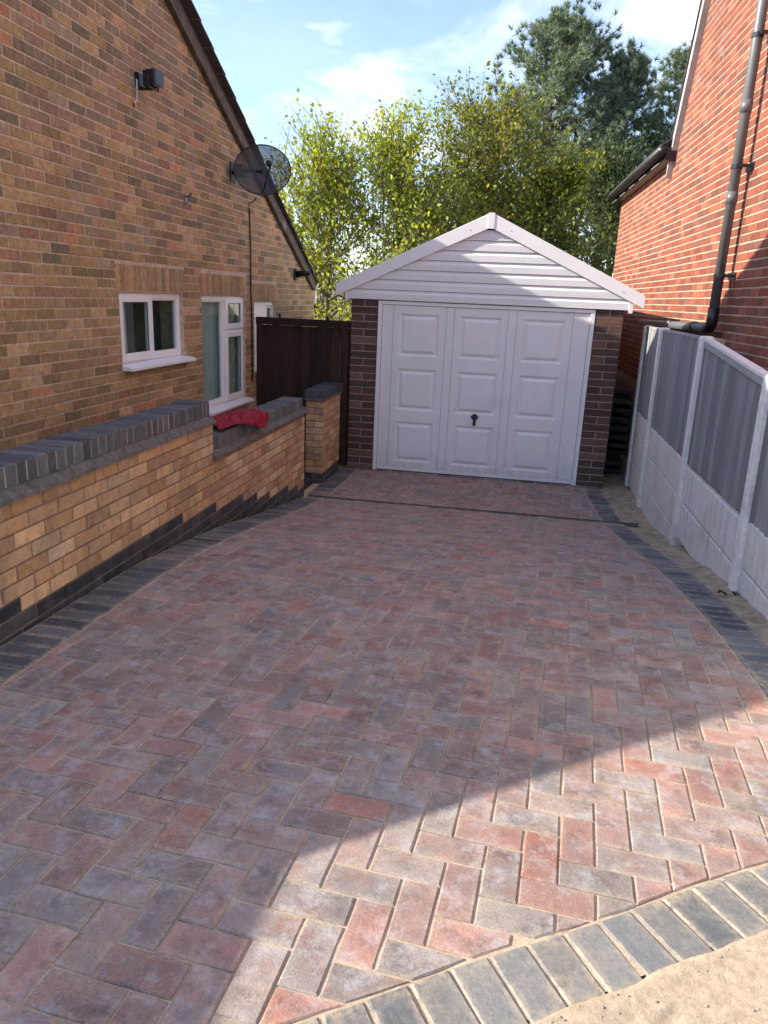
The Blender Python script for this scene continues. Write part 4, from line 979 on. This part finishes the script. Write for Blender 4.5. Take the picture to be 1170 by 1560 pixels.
# soil pipe with its brackets, and the branch running along the wall
pipe = MB(); off = .115; yp = 7.42
pipe.tube([rw(yp, off, 2.0), rw(yp, off, 6.2)], .043, 16); P_ = pipe.build('soil_pipe', M_pipe, nb, smooth=True)
mb = MB(); mb.tube([rw(yp, off, 2.02), rw(yp, off, 1.90), rw(yp+.03, off, 1.855), rw(yp+.12, off, 1.84)], .051, 16); mb.build('elbow', M_dark, P_, smooth=True)
mb = MB(); mb.tube([rw(yp+.1, off, 1.84), rw(yp+3.5, off-.02, 1.80)], .045, 14); mb.build('branch_pipe', M_pipe, nb, smooth=True)
for q in (.55, 1.6):
    mb = MB(); mb.tube([rw(yp+q, off, 1.838), rw(yp+q+.09, off, 1.836)], .051, 14); mb.build('coupling', M_dark, nb, smooth=True)
for z in (2.30, 3.20, 4.2, 5.2):
    mb = MB(); mb.tube([rw(yp, off, z-.018), rw(yp, off, z+.018)], .049, 14); mb.hexa([rw(yp-.1, 0, z-.012), rw(yp-.1, off, z-.012), rw(yp-.06, off, z-.012), rw(yp-.06, 0, z-.012)], [rw(yp-.1, 0, z+.012), rw(yp-.1, off, z+.012), rw(yp-.06, off, z+.012), rw(yp-.06, 0, z+.012)])
    mb.hexa([rw(yp-.11, -.001, z-.03), rw(yp-.11, .012, z-.03), rw(yp+.10, .012, z-.03), rw(yp+.10, -.001, z-.03)], [rw(yp-.11, -.001, z+.03), rw(yp-.11, .012, z+.03), rw(yp+.10, .012, z+.03), rw(yp+.10, -.001, z+.03)])
    mb.build('pipe_bracket', M_dark, P_)
for z in (2.9, 3.62): 
    mb = MB(); mb.tube([rw(yp, off, z), rw(yp, off, z+.10)], .048, 16); mb.build('socket', M_pipe, P_, smooth=True)
mb = MB(); mb.box(1.50, 1.66, 6.62, 7.30, 1.72, 1.775)
mb.build('timber_plank', mat('pale_timber', (.50, .37, .22), .85, vary=.2), None, label='pale timber plank resting behind the fence top below the soil pipe elbow', cat='plank')

# stacked boards in the gap beside the garage
for k in range(10):
    mb = MB(); z = -.11+k*.115; y0_ = 10.0+random.uniform(-.12, .1); x0_ = 1.20+random.uniform(-.03, .03)
    mb.hexa([(x0_, y0_, z), (x0_+.30, y0_+.03, z-.02), (x0_+.30, y0_+2.2, z-.02), (x0_, y0_+2.2, z)], [(x0_, y0_, z+.05), (x0_+.30, y0_+.03, z+.03), (x0_+.30, y0_+2.2, z+.03), (x0_, y0_+2.2, z+.05)])
    if k == 9: lb = 'dark weathered board on top of the stack between garage and fence'
    elif k == 0: lb = 'dark weathered board at the bottom of the stack between garage and fence'
    else: lb = 'dark weathered board, '+['', 'second', 'third', 'fourth', 'fifth', 'sixth', 'seventh', 'eighth', 'ninth'][k]+' from the bottom of the stack beside the garage'
    mb.build('stacked_board', M_black, None, label=lb, cat='board', group='dark boards stacked beside the garage')
    if k < 9:
        for q in (0, 1):
            s_ = MB(); s_.box(x0_+.02, x0_+.27, y0_+.25+q*1.5, y0_+.33+q*1.5, z+.045, z+.10)
            s_.build('spacer', M_black, bpy.data.objects[-1] if False else [o for o in COL.objects if o.name.startswith('stacked_board')][-1])
mb = MB(); mb.box(1.62, 2.05, 14.90, 15.3, 2.35, 2.6); mb.build('vent_box', mat('cream_paint', (.6, .55, .45), .7), nb)

# two dry leaves by the near post
for (lx, ly, a_, lb) in ((1.345, 4.48, .4, 'dark curled dry leaf lying on the sand, further from the fence post'), (1.42, 4.50, 1.4, 'brown dry leaf lying on the sand close against the fence post')):
    mb = MB(); n = 8; vs = []
    for i in range(n+1):
        t = i/n; w = .018*math.sin(math.pi*t)**.8
        for s_ in (-1, 0, 1): vs.append((lx+(t-.5)*.07*math.cos(a_)-s_*w*math.sin(a_), ly+(t-.5)*.07*math.sin(a_)+s_*w*math.cos(a_), gz(ly)+.004+abs(s_)*.012+.012*math.sin(t*5)))
    mb.add(vs, [(i*3+k, i*3+k+1, (i+1)*3+k+1, (i+1)*3+k) for i in range(n) for k in range(2)]); mb.build('dry_leaf', M_leafdry, None, label=lb, cat='leaf', group='dry leaves by the fence post')

# =================================================================== TREES
def rvec(): v = RS.normal(size=3); return Vector(v/np.linalg.norm(v))
def limbs(mb, base, height, r0, n, spread, up, crown_lo, seed, sub=3, twig=.9, lean=(0, 0), irregular=.25):
    """trunk + limbs; returns twig segments [(p,q)]"""
    rng = random.Random(seed); base = Vector(base); segs = []
    top = base+Vector((lean[0], lean[1], height)); tp = []
    for i in range(9):
        t = i/8; tp.append(base.lerp(top, t)+Vector((math.sin(t*5+seed)*.02*height*t, math.cos(t*4+seed)*.02*height*t, 0)))
    mb.tube(tp, [r0*(1-.88*i/8) for i in range(9)], 8)
    def along(t): k = min(7, int(t*8)); return tp[k].lerp(tp[k+1], t*8-k)
    for i in range(n):
        t = crown_lo+(1-crown_lo)*(i+rng.random())/n; p = along(min(t, .995)); w = rng.uniform(0, 2*math.pi)
        L = spread(t)*rng.uniform(1-irregular, 1+irregular); dr = Vector((math.cos(w), math.sin(w), up(t)+rng.uniform(-.15, .15))).normalized()
        q = p; pts = [p]; rr = [max(.008, r0*.35*(1-t*.75))]
        for k in range(4):
            dr = (dr+Vector((rng.uniform(-.2, .2), rng.uniform(-.2, .2), rng.uniform(-.05, .18)))).normalized(); q = q+dr*L/4; pts.append(q); rr.append(rr[0]*(1-.22*(k+1)))
        mb.tube(pts, rr, 5, False)
        for k in range(1, 5):
            for m_ in range(sub):
                b0 = pts[k-1].lerp(pts[k], rng.random()); dd = (dr+Vector((rng.uniform(-1, 1), rng.uniform(-1, 1), rng.uniform(-.35, .7)))).normalized()
                l2 = twig*rng.uniform(.5, 1.2)*min(1, L); e = b0+dd*l2; mb.tube([b0, e], [.009, .003], 4, False); segs.append((b0, e))
        segs.append((pts[2], pts[4]))
    return segs, top
def leaves(segs, per, size, jit, seed, droop=0., flat=None):
    rs = np.random.RandomState(seed); A = np.array([s[0] for s in segs for _ in range(per)]); B = np.array([s[1] for s in segs for _ in range(per)])
    n = len(A); t = rs.uniform(.05, 1.05, (n, 1)); P = A+(B-A)*t+rs.normal(size=(n, 3))*jit
    a = rs.normal(size=(n, 3)); a[:, 2] -= droop; a /= np.linalg.norm(a, axis=1)[:, None]
    b = np.cross(a, rs.normal(size=(n, 3))); b /= np.linalg.norm(b, axis=1)[:, None]; s = size*rs.uniform(.6, 1.3, (n, 1))
    c = np.cross(a, b)
    V = np.stack([P, P+a*s*.5+b*s*.28+c*s*.08, P+a*s, P+a*s*.5-b*s*.28+c*s*.08], 1).reshape(-1, 3)
    return V, np.arange(4*n).reshape(-1, 4)
def needles(segs, per, size, seed, blades=26, width=.026):
    rs = np.random.RandomState(seed); A = np.array([s[0] for s in segs for _ in range(per)]); B = np.array([s[1] for s in segs for _ in range(per)])
    n = len(A); t = rs.uniform(.45, 1.1, (n, 1)); P = A+(B-A)*t+rs.normal(size=(n, 3))*.03; D = (B-A); D /= np.linalg.norm(D, axis=1)[:, None]
    P = np.repeat(P, blades, 0); D = np.repeat(D, blades, 0); m = len(P)
    a = D*.55+np.array([0, 0, .45])+rs.normal(size=(m, 3))*.62; a /= np.linalg.norm(a, axis=1)[:, None]
    b = np.cross(a, rs.normal(size=(m, 3))); b /= np.linalg.norm(b, axis=1)[:, None]; s = size*rs.uniform(.6, 1.2, (m, 1))
    V = np.stack([P-b*width*.5, P+b*width*.5, P+a*s], 1).reshape(-1, 3); return V, np.arange(3*m).reshape(-1, 3)
def foliage(name, V, F, m, parent):
    mn_ = V.min(0); mx_ = V.max(0); o0 = np.array([(mn_[0]+mx_[0])/2, (mn_[1]+mx_[1])/2, mn_[2]])
    me = bpy.data.meshes.new(name); k = F.shape[1]; me.vertices.add(len(V)); me.vertices.foreach_set('co', (V-o0).astype(np.float32).ravel())
    me.loops.add(F.size); me.loops.foreach_set('vertex_index', F.ravel().astype(np.int32)); me.polygons.add(len(F)); me.polygons.foreach_set('loop_start', np.arange(0, F.size, k, dtype=np.int32)); me.polygons.foreach_set('loop_total', np.full(len(F), k, dtype=np.int32))
    me.materials.append(m); me.update(calc_edges=True); me.validate(); return link(name, me, parent, Vector(o0))
def leafy(name, label, base, h, spread, up, n, per, size, m, seed, lo=.3, group=None, sub=3, twig=.9, jit=.10, r0=.09, lean=(0, 0), cat='tree', droop=.2, shoots=14):
    t = empty(name, base, label, cat, group); mb = MB(); segs, top = limbs(mb, base, h, r0, n, spread, up, lo, seed, sub, twig, lean)
    rg = random.Random(seed+50); ssg = []
    for k in range(shoots):
        a0 = rg.uniform(0, 6.28); rr_ = rg.uniform(.1, 1.)*spread(.75)*.9; zt = base[2]+h*(1.0-.16*rr_)-.35; b0 = Vector((base[0]+rr_*math.cos(a0), base[1]+rr_*math.sin(a0), zt))
        e = b0+Vector((rg.uniform(-.12, .12)+.12*math.cos(a0), rg.uniform(-.12, .12), rg.uniform(.5, 1.05))); mb.tube([b0-Vector((0, 0, .4)), b0, e], [.012, .008, .003], 4, False); ssg.append((b0-Vector((0, 0, .3)), e)); ssg.append((b0, e))
    segs = segs+ssg
    mb.build('trunk', M_bark, t, smooth=True); V, F = leaves(segs, per, size, jit, seed, droop); foliage('crown', V, F, m, t); return t
def pine(name, label, base, h, spread, n, seed, lo=.35, per=3, size=.20, r0=.16, lean=(0, 0), group=None, up=lambda t: .15+.5*t, twig=.9, sub=4):
    t = empty(name, base, label, 'tree', group); mb = MB(); segs, top = limbs(mb, base, h, r0, n, spread, up, lo, seed, sub, twig, lean, .3)
    segs = segs+[(top-Vector((0, 0, .5)), top+Vector((0, 0, .25)))]
    mb.build('trunk', M_bark, t, smooth=True); V, F = needles(segs, per, size, seed); foliage('crown', V, F, M_needle, t); return t
# young spring trees behind the gate and garage
leafy('young_tree', 'yellow-green young tree with upright shoots, nearest the house gable behind the gate', (-4.0, 15.6, -.1), 4.35, lambda t: 2.7*(1.12-t)+.5, lambda t: .45+1.0*t, 60, 12, .095, M_leafA, 3, shoots=26, lo=.08, sub=3, twig=.9, jit=.09, droop=.1)
leafy('young_tree', 'tall yellow-green young tree with spiky shoots, left of the garage roof', (-2.75, 16.4, -.1), 4.8, lambda t: 2.7*(1.10-t)+.5, lambda t: .45+1.0*t, 62, 12, .095, M_leafA, 5, shoots=26, lo=.08, sub=3, twig=.9, jit=.09, droop=.1)
leafy('cherry_tree', 'olive green loose tree rising behind the ridge of the garage', (-1.2, 18.2, -.1), 5.75, lambda t: 3.2*(1.08-t)+.5, lambda t: .25+.8*t, 74, 12, .10, M_leafB, 8, lo=.12, sub=4, twig=1.0, jit=.11)
leafy('cherry_tree', 'olive green drooping tree before the big pine, right of the garage ridge', (.35, 17.8, -.1), 4.6, lambda t: 1.75*(1.1-t)+.4, lambda t: .25+.6*t, 52, 16, .10, M_leafB, 9, lo=.15, sub=4, twig=.95, jit=.11, droop=.7)
leafy('dark_tree', 'dark green dense tree low between the garage roof and the red brick house', (2.1, 21.5, -.1), 5.6, lambda t: 2.2*(1.1-t)+.4, lambda t: .2+.4*t, 60, 18, .11, M_leafC, 12, lo=.1, sub=4, twig=.9, jit=.14)
leafy('hedge_tree', 'bushy dark tree filling the gap low behind the garage roof', (-1.3, 20.5, -.1), 4.4, lambda t: 2.6*(1.1-t)+.6, lambda t: .3+.4*t, 60, 15, .11, M_leafC, 14, lo=.1, sub=4, twig=.9, jit=.15)
# pines further back
pine('pine_tree', 'tallest blue-green pine with open crown above the garage ridge', (.1, 26, -.1), 10.3, lambda t: 2.5*math.sin(math.pi*min(1, .25+.78*t))**.7+.25, 74, 21, lo=.36, per=3, size=.20, r0=.20, lean=(.3, 0), group='pines behind the garage')
pine('pine_tree', 'slender blue-green pine between the tallest pine and the red brick house', (2.3, 26.5, -.1), 9.2, lambda t: 1.5*math.sin(math.pi*min(1, .3+.7*t))**.7+.25, 56, 22, lo=.35, per=3, size=.20, r0=.15, group='pines behind the garage')
pine('pine_tree', 'rightmost pine half hidden by the verge of the red brick house', (4.5, 28, -.1), 9.7, lambda t: 1.8*math.sin(math.pi*min(1, .3+.7*t))**.7+.3, 54, 23, lo=.35, per=3, size=.20, r0=.15, group='pines behind the garage')
